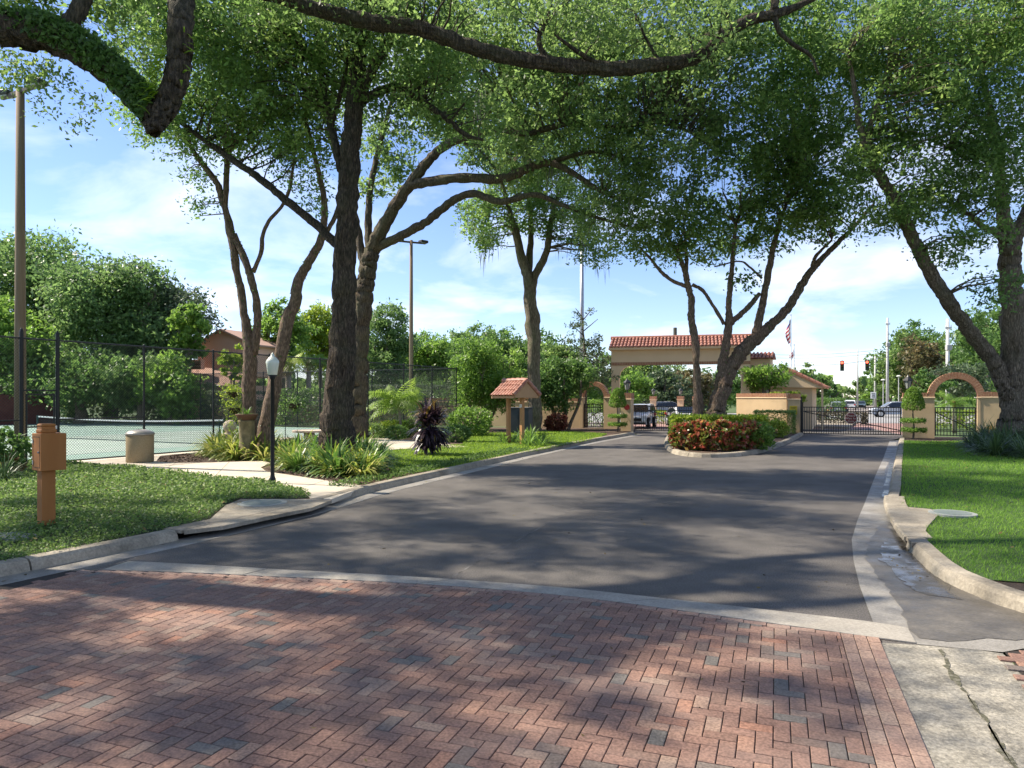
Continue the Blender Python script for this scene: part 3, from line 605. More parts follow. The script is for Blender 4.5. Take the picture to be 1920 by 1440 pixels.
# gate pillar, island wall, yellow notice
pI = GX(1489, 40.2)
pil = thing('gate_pillar', pI[:], 'tan stucco gate pillar with yellow notice left of the exit gate', 'pillar')
a0 = math.atan2(ER.y, ER.x); Mi = Matrix.Translation(pI) @ Matrix.Rotation(a0, 4, 'Z')
MB(Mi).box((0, 0, 1.02), (.62, .5, 1.86)).part('shaft', M_stucco, pil); MB(Mi).box((0, 0, 1.985), (.70, .58, .07), bev=.015).part('ledge', M_stucco2, pil)
mb = MB(Mi)
for i in range(6): mb.box((-.285 + i * .114, 0, 2.165), (.102, .52, .28))
mb.part('brick_cap', M_trim, pil, kind='stuff')
MB(Mi).box((.37, .1, 1.1), (.09, .09, 2.1)).part('gate_post', M_iron, pil)
ns = thing('notice_sign', (Mi @ Vector((-.02, -.27, 1.3)))[:], 'yellow notice plate on the gate pillar', 'sign')
MB(Mi).box((-.02, -.265, 1.38), (.40, .02, .48)).part('sign_face', mat('notice_yellow', (.62, .46, .03), (.55, .40, .03), 6, .5), ns)
for i in range(5): MB(Mi).box((-.02, -.279, 1.54 - i * .08), (.28 - .05 * (i % 2), .006, .022)).part('print_line', mat('notice_ink', (.12, .10, .03), rough=.6), ns)
wall(GX(1384, 43.4), GX(1478, 40.7), 2.34, .34, 'tan stucco wall with brick cap on the planted island')
iron_gate(GX(1360, 42.2), GX(1190, 43.2), .07, 1.56, 40, 'black iron vehicle gate left of the island with white car behind', (.10, .26, 1.31, 1.535), (.1, .3, 4.5, 1.28), 'vehicle_gate')
# left side: pillar, arch, long wall
pL = GX(1176, 42.2); plo = thing('gate_pillar', pL[:], 'tan stucco pillar with brick top and round red reflector left of entry gate', 'pillar')
Ml = Matrix.Translation(pL) @ Matrix.Rotation(a0, 4, 'Z')
MB(Ml).box((0, 0, 1.0), (.62, .6, 1.9)).part('shaft', M_stucco, plo); MB(Ml).box((0, 0, 1.985), (.70, .68, .07), bev=.015).part('ledge', M_stucco2, plo)
mb = MB(Ml)
for i in range(6): mb.box((-.285 + i * .114, 0, 2.19), (.102, .64, .34))
mb.part('brick_cap', M_trim, plo, kind='stuff')
mb = MB(Ml); mb.tube([(.08, -.305, 1.52), (.08, -.33, 1.52)], .17, 16); mb.part('reflector', mat('reflector_red', (.22, .025, .03), rough=.35), plo)
lantern((pL + Vector((0, 0, 2.36)))[:], 1.25, 'black lantern on the brick topped pillar left of the entry gate')
a1 = GX(1089, 46.2)
ath2, aM2, _ = arch(a1, a1 + ER * 3.4, 1.42, 2.05, .40, 'brick arch over the footpath gate beside the cone topiary on the left', .20, .9, .20, .28)
g2 = a1 + ER * .20 + EF * .05; iron_gate(g2 + ER * .02, g2 + ER * 1.40, .18, 1.68, 11, 'black iron pedestrian gate in the left brick arch', (.22, .42, 1.46, 1.66), (.05, .6, 1.35, 1.4))
w0 = a1 - ER * .01; wall(w0 - ER * 12.5, w0, 2.05, .36, 'long tan stucco wall behind the tiled notice shelter')
# gateway canopy over the entry lane
cL, cR_ = A(1146, 683, 48.6), A(1407, 683, 46.4); Mc, Lc, ac = frame(cL, cR_); zb = 4.28; zt = 5.30
can = thing('gateway_canopy', (cL.x, cL.y, 0), 'tan gateway canopy with red clay tile roof spanning the entry lane', 'gateway')
DP = 3.2
MB(Mc).box((Lc / 2, DP / 2, (zb + .2 + zt) / 2), (Lc, DP, zt - zb - .2)).part('wall_panel', M_stucco2, can)
MB(Mc).box((Lc / 2, DP / 2, zt + .09), (Lc + .3, DP + .7, .18), bev=.03).part('cornice', M_stucco2, can)
mb = MB(Mc); n = int(Lc / .11)
for i in range(n): mb.box(((i + .5) * Lc / n, .1, zb + .1), (Lc / n - .014, .26, .2))
mb.part('brick_trim', M_trim, can, kind='stuff'); MB(Mc).box((Lc / 2, .1, zb + .11), (Lc - .02, .22, .17)).part('trim_mortar', M_stucco2, can)
for s, x0 in ((1, 0), (-1, Lc)):        # arched haunches and legs
    pts = [(x0, 0, zb + .01), (x0, 0, 0), (x0 + s * .55, 0, 0), (x0 + s * .55, 0, zb - .75)] + [(x0 + s * (.55 + .95 * (1 - math.cos(t_))), 0, zb - .75 + .75 * math.sin(t_)) for t_ in (.4, .8, 1.2, 1.5)] + [(x0 + s * 1.5, 0, zb + .01)]
    mb = MB(Mc); mb.extr([(p[0], .02, p[2]) for p in pts], (0, .6, 0)); mb.part('leg', M_stucco2, can)
rz_, rh = zt + .18, .78
def tiles(mb, Mloc, x0, x1, y0, z0, y1, z1, cw=.24, rows=4, rr=.085):   # barrel tiles up one slope
    n = int((x1 - x0) / cw); dy, dz = (y1 - y0) / rows, (z1 - z0) / rows
    for i in range(n):
        x = x0 + (i + .5) * (x1 - x0) / n
        for r_ in range(rows):
            ya, za = y0 + dy * r_, z0 + dz * r_; vs = []
            for e, (yy, zq, ra) in enumerate(((ya - dy * .12, za - dz * .12 + .03, rr * 1.12), (ya + dy * 1.02, za + dz * 1.02, rr * .9))):
                for k in range(6): b = math.pi * k / 5; vs.append((x + math.cos(b) * ra, yy, zq + math.sin(b) * ra))
            mb.add(vs, [(k, k + 1, k + 7, k + 6) for k in range(5)] + [(0, 1, 2, 3, 4, 5)])
mb = MB(Mc); tiles(mb, None, -.15, Lc + .15, -.36, rz_, DP / 2, rz_ + rh, .235, 4); mb.part('roof_tiles', M_tile, can, kind='stuff')
mb = MB(Mc); mb.extr([(-.12, -.34, rz_), (-.12, DP + .34, rz_), (-.12, DP / 2, rz_ + rh - .02)], (Lc + .24, 0, 0)); mb.part('roof_deck', mat('roof_under', (.22, .09, .06), rough=.9), can)
mb = MB(Mc); mb.tube([(-.2, DP / 2, rz_ + rh + .02), (Lc + .2, DP / 2, rz_ + rh + .02)], .12, 8); mb.part('ridge_tiles', M_tile, can)
vp = A(1272, 620, 49); MB().tube([(vp.x, vp.y + 1, 5.8), (vp.x, vp.y + 1, 7.0)], .13, 10).part('vent_pipe', mat('vent_green', (.13, .14, .11), rough=.7), can)
# guard house with hipped tile roof behind the island wall
gh0 = GX(1392, 48.5); Mg = Matrix.Translation(gh0) @ Matrix.Rotation(a0, 4, 'Z')
ghs = thing('guard_house', gh0[:], 'tan guard house with red tile gable roof behind the island wall', 'building')
MB(Mg).box((2.2, 2.5, 1.45), (4.4, 5, 2.9)).part('wall_panel', M_stucco2, ghs)
MB(Mg).box((.9, .8, 2.4), (1.8, 1.6, 4.8)).part('tower', M_stucco2, ghs)
mb = MB(Mg); tiles(mb, None, -.2, 2.0, -.25, 4.72, .8, 5.15, .24, 3); mb.part('roof_tiles', M_tile, ghs, kind='stuff')
mb = MB(Mg); mb.extr([(-.2, -.25, 4.7), (-.2, 1.85, 4.7), (-.2, .8, 5.12)], (2.2, 0, 0)); mb.part('tower_roof', MATS['roof_under'], ghs)
Mr = Mg @ Matrix.Rotation(math.pi / 2, 4, 'Z')
mb = MB(Mr); tiles(mb, None, -.4, 5.0, -5.3, 2.75, -2.6, 4.15, .24, 7); mb.part('roof_tiles', M_tile, ghs, kind='stuff')
mb = MB(Mg); mb.extr([(.0, -.35, 2.8), (5.25, -.35, 2.72), (2.6, -.35, 4.12)], (0, 5.4, 0)); mb.part('gable', M_stucco2, ghs)
mb = MB(Mg); mb.extr([(2.55, -.42, 4.2), (5.4, -.42, 2.72), (5.4, -.42, 2.6), (2.55, -.42, 4.05)], (0, .06, 0)); mb.part('barge_board', M_tile, ghs)
MB(Mg).box((3.3, -.02, 1.55), (1.1, .06, 1.0)).part('window', M_glass, ghs); MB(Mg).box((1.55, -.02, 2.6), (.4, .06, .7)).part('window', M_glass, ghs)
MB(Mg).box((5.0, -.1, 1.35), (.12, .12, 2.7)).part('porch_post', M_stucco2, ghs)
# ------------------------------------------------------------------ lamp post, wooden post, litter bin, court furniture
lp = G(511, 906, .13); th = thing('lamp_post', lp[:], 'black lamp post with white acorn globe at the walkway corner', 'lamp post'); x, y, z = lp
MB().lathe(lp, [(.075, -.05), (.075, .10), (.055, .14), (.045, .2), (.042, 2.38), (.06, 2.40), (.075, 2.45), (.05, 2.47)], 14).part('pole', M_black, th, True)
MB().lathe((x, y, z + 2.46), [(.07, 0), (.105, .03), (.142, .27), (.148, .32), (.13, .365), (.075, .43), (.048, .45), (.038, .49), (.018, .515), (.004, .54)], 20).part('globe', M_globe, th, True)
MB().lathe((x, y, z + 2.455), [(.10, 0), (.10, .03)], 16).part('collar', M_black, th)
wp_ = G(87, 989, .12); th = thing('marker_post', wp_[:], 'brown painted wooden post with square box on the ground cover', 'post'); x, y, z = wp_
rzp = math.radians(-38)
MB().box((x, y, z + .76), (.185, .185, 1.56), rzp, .012).part('shaft', M_wood, th); MB().box((x, y, z + 1.47), (.21, .21, .05), rzp, .01).part('cap', M_wood, th)
MB().box((x, y, z + 1.555), (.195, .195, .05), rzp, .02).part('cap', M_wood, th)
MB().box((x + .03, y + .02, z + 1.155), (.345, .345, .56), rzp, .006).part('box', M_wood, th); MB().box((x, y, z + .02), (.20, .20, .06), rzp).part('base', M_black, th)
Mp = Matrix.Translation(Vector((x + .03, y + .02, z + 1.155))) @ Matrix.Rotation(rzp, 4, 'Z')
for px_, sx_, sz_ in ((-.13, .006, .46), (.13, .006, .46)): MB(Mp).box((px_, -.1735, 0), (sx_, .004, sz_)).part('door_seam', M_black, th)
for pz_ in (-.23, .23): MB(Mp).box((0, -.1735, pz_), (.266, .004, .006)).part('door_seam', M_black, th)
for pz_ in (-.16, .16): MB(Mp).box((-.13, -.177, pz_), (.03, .01, .06)).part('hinge', M_metal, th)
MB(Mp).lathe((.10, -.18, 0), [(.012, -.012), (.014, 0), (.012, .012)], 8).part('latch', M_metal, th)
tb = G(262.5, 866, .135); th = thing('litter_bin', tb[:], 'round aggregate litter bin with metal lid on the walkway', 'litter bin')
MB().lathe(tb, [(.37, 0), (.385, .04), (.385, .80), (.37, .82)], 28).part('drum', M_agg, th, True)
MB().lathe((tb.x, tb.y, tb.z + .82), [(.40, 0), (.41, .03), (.40, .06), (.30, .13), (.14, .165), (.13, .15), (.0, .15)], 28).part('lid', mat('bin_lid', (.30, .27, .23), (.38, .35, .30), 6, .45, metal=.4), th, True)
sb = GX(431, 25.5, .12); th = thing('stone_ball', sb[:], 'stone ball on a short pedestal near the court fence', 'ornament')
MB().lathe(sb, [(.22, 0), (.22, .10), (.16, .14), (.16, .55), (.24, .62), (.24, .70)], 18).part('pedestal', M_stone, th, True)
MB().lathe((sb.x, sb.y, sb.z + .70), [(.12, 0)] + [(.235 * math.cos(t_), .235 + .235 * math.sin(t_)) for t_ in np.linspace(-1.1, 1.55, 9)], 20).part('ball', M_stone, th, True)
pt = GX(580, 26.5, .12); th = thing('picnic_table', pt[:], 'round concrete picnic table beside the dark oak trunk', 'table')
MB().lathe(pt, [(.28, 0), (.20, .08), (.20, .66)], 16).part('pedestal', M_stone, th, True); MB().lathe((pt.x, pt.y, .12), [(.60, .68), (.62, .69), (.62, .75), (.60, .76)], 30).part('table_top', M_stone, th)
for i in range(3):
    b0 = 2 * math.pi * i / 3 + .5; arc = [b0 + k * .16 for k in range(9)]
    MB().prism([(pt.x + .78 * math.cos(b), pt.y + .78 * math.sin(b)) for b in arc] + [(pt.x + 1.14 * math.cos(b), pt.y + 1.14 * math.sin(b)) for b in arc[::-1]], .50, .58).part('bench_seat', M_stone, th)
    MB().box((pt.x + .96 * math.cos(b0 + .64), pt.y + .96 * math.sin(b0 + .64), .30), (.2, .5, .40), b0 + .64).part('bench_leg', M_stone, th)
# chain link fence along the court
FH = 3.66
def chain_fence(name, P, Q, posts, label, wires=True, gate=None, heavy=(), wr=.0024, z0=.12, rails=(1.0,)):
    Mx, Ln, a = frame(P, Q); th = thing(name, (P.x, P.y, 0), label, 'fence')
    for x_ in posts:
        hv = x_ in heavy; MB(Mx).lathe((x_, 0, z0), [(.055 if hv else .034, 0), (.055 if hv else .034, FH + (.18 if hv else .03)), (.03, FH + (.26 if hv else .06)), (.005, FH + (.3 if hv else .08))], 8).part('post', M_fence, th)
    MB(Mx).tube([(0, 0, z0 + FH), (Ln, 0, z0 + FH)], .026, 6).part('top_rail', M_fence, th)
    for x0, x1, zz_ in rails if isinstance(rails, list) else [(0, Ln, z0 + .06)]: MB(Mx).tube([(x0, 0, zz_), (x1, 0, zz_)], .022, 6).part('rail', M_fence, th)
    if wires:
        mb = MB(Mx); s = .085; hh = FH - .08; k0 = -int(hh / s) - 1
        for i in range(k0, int(Ln / s) + 1):
            for sg_ in (1, -1):
                xa = i * s; xa2 = xa + hh; ta, tb_ = max(0, -xa), min(hh, Ln - xa)
                if tb_ - ta < .05: continue
                pa, pb = (xa + ta, xa + tb_)
                if sg_ < 0: za, zb_ = z0 + .05 + hh - ta, z0 + .05 + hh - tb_
                else: za, zb_ = z0 + .05 + ta, z0 + .05 + tb_
                d = Vector((pb - pa, 0, zb_ - za)).normalized(); nn = Vector((-d.z, 0, d.x)) * wr; yy = Vector((0, wr, 0)); q0, q1 = Vector((pa, sg_ * .002, za)), Vector((pb, sg_ * .002, zb_))
                mb.add([q0 + nn, q0 - nn * .5 + yy, q0 - nn * .5 - yy, q1 + nn, q1 - nn * .5 + yy, q1 - nn * .5 - yy], [(0, 1, 4, 3), (1, 2, 5, 4), (2, 0, 3, 5)])
        mb.part('chain_link_mesh', M_fence, th, kind='stuff')
    return th, Mx, Ln
fN0 = cf - cdir * 27.0; LnN = 27.0
def fpos(u):                                            # where the ray through column u meets the fence line
    k = (u - 960) / F; t = (k * fN0.y - fN0.x) / (cdir.x - k * cdir.y); return t
pp = [fpos(40), fpos(108), fpos(270), fpos(400), fpos(505), fpos(600), fpos(690), fpos(757), fpos(810)]
fen, fM, _ = chain_fence('court_fence', fN0, cf, pp + [LnN], 'tall black chain link fence along the near side of the tennis court', heavy=(pp[0], pp[1]), wr=.0042,
                         rails=[(0, LnN, .20), (pp[1], pp[2], 1.45), (0, pp[0], 1.45), (pp[0], pp[1], 2.30), (pp[7], LnN, 1.55)])
for x_ in (pp[0] + .12, pp[1] - .12): MB(fM).tube([(x_, -.03, .16), (x_, -.03, 2.2)], .026, 6).part('gate_stile', M_fence, fen)
for z_ in (.2, 1.25, 2.18): MB(fM).tube([(pp[0] + .12, -.03, z_), (pp[1] - .12, -.03, z_)], .024, 6).part('gate_rail', M_fence, fen)
MB(fM).box((pp[1] - .14, -.08, 1.22), (.12, .06, .10)).part('gate_latch', M_alu, fen)
chain_fence('court_fence', cf, cf + cn * 34, [i * 3.05 for i in range(12)], 'far end chain link fence of the tennis court', rails=[(0, 34, .2), (0, 34, 1.9)], wr=.0036)
fB = cf + cn * 34.5 - cdir * 32; chain_fence('court_fence', fB, cf + cn * 34.5, [i * 3.2 for i in range(11)], 'distant side fence beyond the tennis net', wires=False)
# net
nb0, nb1 = ct(net_a, cb - .9), ct(net_a, cb + 12.0); Mn, Ln_, an = frame(nb0, nb1)
net = thing('tennis_net', (nb0.x, nb0.y, 0), 'tennis net with white band and dark green posts', 'net')
M_np = mat('net_post_green', (.015, .05, .045), rough=.5)
for x_ in (0, Ln_): MB(Mn).tube([(x_, 0, .1), (x_, 0, 1.22)], .045, 8).part('net_post', M_np, net)
MB(Mn).tube([(.28, 0, .1), (.28, 0, 1.16)], .03, 8).part('net_post', M_np, net)
sag = lambda x_: 1.19 - .12 * math.sin(math.pi * x_ / Ln_)
xs = np.linspace(.04, Ln_ - .04, 26); mb = MB(Mn)
for x0, x1 in zip(xs, xs[1:]): mb.extr([(x0, -.006, sag(x0) - .065), (x1, -.006, sag(x1) - .065), (x1, -.006, sag(x1)), (x0, -.006, sag(x0))], (0, .012, 0))
mb.part('headband', M_line, net)
mb = MB(Mn)
for x_ in np.arange(.3, Ln_ - .05, .09): mb.box((x_, 0, (sag(x_) - .06 + .14) / 2), (.007, .005, sag(x_) - .2))
for z_ in np.arange(.16, 1.04, .09): mb.box((Ln_ / 2, 0, z_), (Ln_ - .5, .005, .007))
mb.part('net_mesh', mat('net_cord', (.03, .045, .045), rough=.8), net, kind='stuff')
MB(Mn).box((Ln_ / 2, 0, .15), (Ln_ - .5, .008, .03)).part('bottom_tape', M_np, net)
# court floodlight poles
def flood_pole(base, h, r, label, arm, yaw, cat='light pole', lamps=2, m=None):
    th = thing('floodlight_pole', base[:], label, cat); x, y, z = base
    MB().tube([(x, y, z - .2), (x, y, z + h * .5), (x, y, z + h)], [r, r * .85, r * .68], 12).part('pole', m or M_pole, th, True)
    ca, sa = math.cos(yaw), math.sin(yaw); MB().box((x, y, z + h - .12), (arm * 2, .10, .10), yaw).part('cross_arm', mat('arm_brown', (.12, .10, .085), rough=.6), th)
    for s in (-1, 1):
        cx, cy = x + ca * arm * .85 * s, y + sa * arm * .85 * s
        MB().box((cx, cy, z + h - .02), (.5, .36, .16), yaw + .3, .03).part('flood_lamp', mat('lamp_housing', (.05, .05, .055), rough=.5), th)
        MB().box((cx - sa * .0, cy, z + h - .115), (.4, .28, .02), yaw + .3).part('lamp_glass', mat('lamp_glass', (.45, .47, .5), rough=.1), th)
    return th
fp = flood_pole(GX(38, 21.4, .12), 11.3, .165, 'tall brown floodlight pole at the left beside the court gate', 1.0, math.radians(-28))
x, y, z = GX(38, 21.4, .12); MB().box((x + .15, y - .14, z + 1.72), (.07, .05, .16), -.4).part('junction_box', M_stone, fp)
flood_pole(GX(771, 43.0, .0), 11.6, .14, 'slim floodlight pole at the far court corner', .9, math.radians(25))
tp = GX(1091, 75.0); th = thing('steel_mast', tp[:], 'tall grey steel mast rising behind the wispy tree', 'mast')
MB().tube([tp, tp + Vector((0, 0, 19))], [.30, .17], 12).part('pole', M_metal, th, True)
MB().lathe((tp.x, tp.y, 19), [(.22, 0), (.22, .12), (.05, .2)], 10).part('cap', M_metal, th)
# tiled notice shelter
kb = GX(966, 30.4, .12); KY = math.radians(-52); Mk = Matrix.Translation(kb) @ Matrix.Rotation(KY, 4, 'Z')   # ridge runs along local x
ki = thing('notice_shelter', kb[:], 'small wooden shelter with red clay tile gable roof by the curb', 'shelter')
KL, KW, ze, zr = 1.56, 1.16, 2.02, 2.66
for x_ in (-.47, .47): MB(Mk).box((x_, 0, .95), (.145, .145, 2.1), 0, .012).part('post', M_wood2, ki)
MB(Mk).box((0, 0, ze - .02), (KL - .08, .10, .12)).part('beam', M_wood2, ki)
for x_ in (-KL / 2, KL / 2 - .04):
    mb = MB(Mk); mb.extr([(x_, -KW / 2 - .06, ze - .06), (x_, KW / 2 + .06, ze - .06), (x_, KW / 2 + .06, ze + .02), (x_, 0, zr - .05), (x_, -KW / 2 - .06, ze + .02)], (.04, 0, 0)); mb.part('gable', mat('shelter_tan', (.42, .25, .135), (.47, .29, .16), 4, .8), ki)
for s in (-1, 1):
    mb = MB(Mk); mb.extr([(-KL / 2, s * (KW / 2 + .1), ze - .04), (-KL / 2, 0, zr - .04), (-KL / 2, 0, zr), (-KL / 2, s * (KW / 2 + .1), ze)], (KL, 0, 0)); mb.part('roof_deck', MATS['shelter_tan'], ki)
    MB(Mk).box((0, s * (KW / 2 + .1), ze - .03), (KL, .03, .10)).part('fascia', MATS['shelter_tan'], ki)
sl = math.hypot(KW / 2 + .16, zr - ze); vs = []
for yy, ra in ((0, .098), (sl / 3 * 1.12, .08)):
    for k in range(7): b = math.pi * k / 6; vs.append((math.cos(b) * ra, yy, math.sin(b) * ra * .9))
me_t = bpy.data.meshes.new('roof_tile'); me_t.from_pydata(vs + [(v[0] * .86, v[1], v[2] * .86 - .002) for v in vs], [], [(k, k + 1, k + 8, k + 7) for k in range(6)] + [(14 + k, 21 + k, 22 + k, 15 + k) for k in range(6)] + [(k, 14 + k, 15 + k, k + 1) for k in range(6)]); me_t.materials.append(M_tile)
for s in (-1, 1):
    for i in range(8):
        for r_ in range(3):
            f = r_ / 3; yy = -s * 0 + s * (KW / 2 + .16) * (1 - f); zz_ = ze - .01 + (zr - ze) * f + .025
            o = inst('roof_tile', me_t, Mk @ Vector((-KL / 2 + .09 + i * .197, yy, zz_)), ki)
            inc = math.atan2(zr - ze, KW / 2 + .16); o.rotation_euler = (Matrix.Rotation(KY, 4, 'Z') @ Matrix.Rotation(math.pi if s > 0 else 0, 4, 'Z') @ Matrix.Rotation(inc - .05, 4, 'X')).to_euler()
            if s > 0: pass
for i in range(5):
    mb = MB(Mk); mb.tube([(-KL / 2 - .04 + i * .315, 0, zr + .045), (-KL / 2 + .30 + i * .315, 0, zr + .03)], [.115, .095], 9); mb.part('ridge_tile', M_tile, ki)
for s in (-1, 1):
    for r_ in range(3):
        f0, f1 = r_ / 3, (r_ + 1.1) / 3; mb = MB(Mk); mb.tube([(KL / 2 + .0, s * (KW / 2 + .14) * (1 - f0), ze + .05 + (zr - ze) * f0 + .02), (KL / 2 + .0, s * (KW / 2 + .14) * (1 - f1), ze + .05 + (zr - ze) * f1)], [.095, .08], 9); mb.part('verge_tile', M_tile, ki)
MB(Mk).box((.47, -.08, 1.62), (.14, .02, .14)).part('paper_slip', mat('paper', (.7, .68, .64), rough=.8), ki)
cabn = GX(976, 38.5, .1); th = thing('utility_cabinet', cabn[:], 'dark grey utility cabinet behind the notice shelter', 'cabinet')
MB().box((cabn.x, cabn.y, .85), (1.15, .7, 1.30), -.35, .03).part('housing', mat('cabinet_grey', (.05, .055, .065), (.065, .07, .08), 3, .5), th); MB().box((cabn.x, cabn.y, 1.53), (1.25, .8, .06), -.35, .02).part('lid', MATS['cabinet_grey'], th)
MB().box((cabn.x - .12, cabn.y - .4, .85), (.015, .02, 1.1), -.35).part('door_seam', M_black, th)
# round covers set in the verges
for (u, v, z, rx, lab) in ((492, 943, .150, .44, 'round green cover on the left inlet slab'), (14, 1003, .150, .22, 'green valve cover at the left edge beside the wooden post'), (38, 1006, .152, .2, 'smaller green valve cover right of its neighbour'), (1786, 962, .155, .36, 'round bluish cover set in the right lawn apron')):
    p = G(u, v, z); th = thing('access_cover', p[:], lab, 'cover')
    MB().lathe((p.x, p.y, z - .03), [(rx, 0), (rx, .035), (rx - .02, .04)], 28).part('lid', mat('cover_green', (.24, .255, .235), (.31, .32, .295), 9, .85), th); MB().lathe((p.x, p.y, z + .010), [(rx * .78, 0), (rx * .77, .004)], 28).part('inner_ring', mat('cover_ring', (.17, .20, .185), rough=.85), th)
# house and red garden wall beyond the court
hb_ = GX(384, 66, 0); Mh = Matrix.Translation(hb_) @ Matrix.Rotation(math.radians(-18), 4, 'Z'); ho = thing('house', hb_[:], 'peach clad house with brown shingle roof beyond the court', 'building')
M_peach = mat('peach_siding', (.70, .44, .32), (.76, .48, .355), .6, .85); M_shing = mat('shingles', (.40, .25, .195), (.50, .33, .26), 6, .95)
MB(Mh).box((.6, 3, 1.6), (6.0, 6, 3.2)).part('wall_panel', M_peach, ho)
mb = MB(Mh); mb.extr([(-2.9, -.6, 4.0), (-.6, -.6, 3.4), (3.9, -.6, 3.1), (3.9, 1.0, 4.6), (-2.9, 1.0, 5.2)], (0, .25, .1)); mb.part('lower_roof', M_shing, ho)
mb = MB(Mh); mb.extr([(-1.6, .9, 4.0), (4.6, .9, 4.0), (4.6, .9, 6.9), (1.2, .9, 8.3), (-1.6, .9, 7.2)], (0, 5, 0)); mb.part('gable', M_peach, ho)
mb = MB(Mh)
for x_ in np.arange(-1.5, 4.6, .28): mb.box((x_, .88, 5.4), (.05, .05, 2.6))
mb.part('batten', M_peach, ho, kind='stuff')
for s0, s1 in (((-1.9, 6.95), (1.2, 8.35)), ((1.2, 8.35), (5.0, 6.8))):
    mb = MB(Mh); mb.extr([(s0[0], .6, s0[1]), (s1[0], .6, s1[1]), (s1[0], .6, s1[1] + .16), (s0[0], .6, s0[1] + .16)], (0, 5.6, 0)); mb.part('roof', M_shing, ho)
MB(Mh).box((-1.2, -.15, 5.15), (2.2, .5, .9)).part('louvre', M_peach, ho)
for i in range(3): MB(Mh).box((-1.2, -.45, 4.85 + i * .28), (2.2, .12, .05)).part('louvre_slat', mat('louvre_dark', (.16, .08, .055), rough=.9), ho)
wn = MB(Mh).box((1.3, -.03, 1.75), (2.2, .1, 1.6)).part('window', M_glass, ho)
for x_ in (.2, 1.3, 2.4): MB(Mh).box((x_, -.1, 1.75), (.07, .06, 1.7)).part('mullion', M_peach, wn)
wall(GX(440, 58), GX(840, 55), 1.75, .3, 'tan boundary wall beyond the far court fence', cap=False)
wall(GX(330, 57.5), GX(436, 57.8), 1.75, .3, 'tan boundary wall stretch in front of the peach house', cap=False)
rw = GX(-60, 50); th = wall(rw, GX(112, 54), 2.6, .25, 'dark red timber screen beyond the left end of the court', cap=False, name='timber_screen', m=mat('red_timber', (.10, .032, .028), (.14, .05, .042), 3, .85))
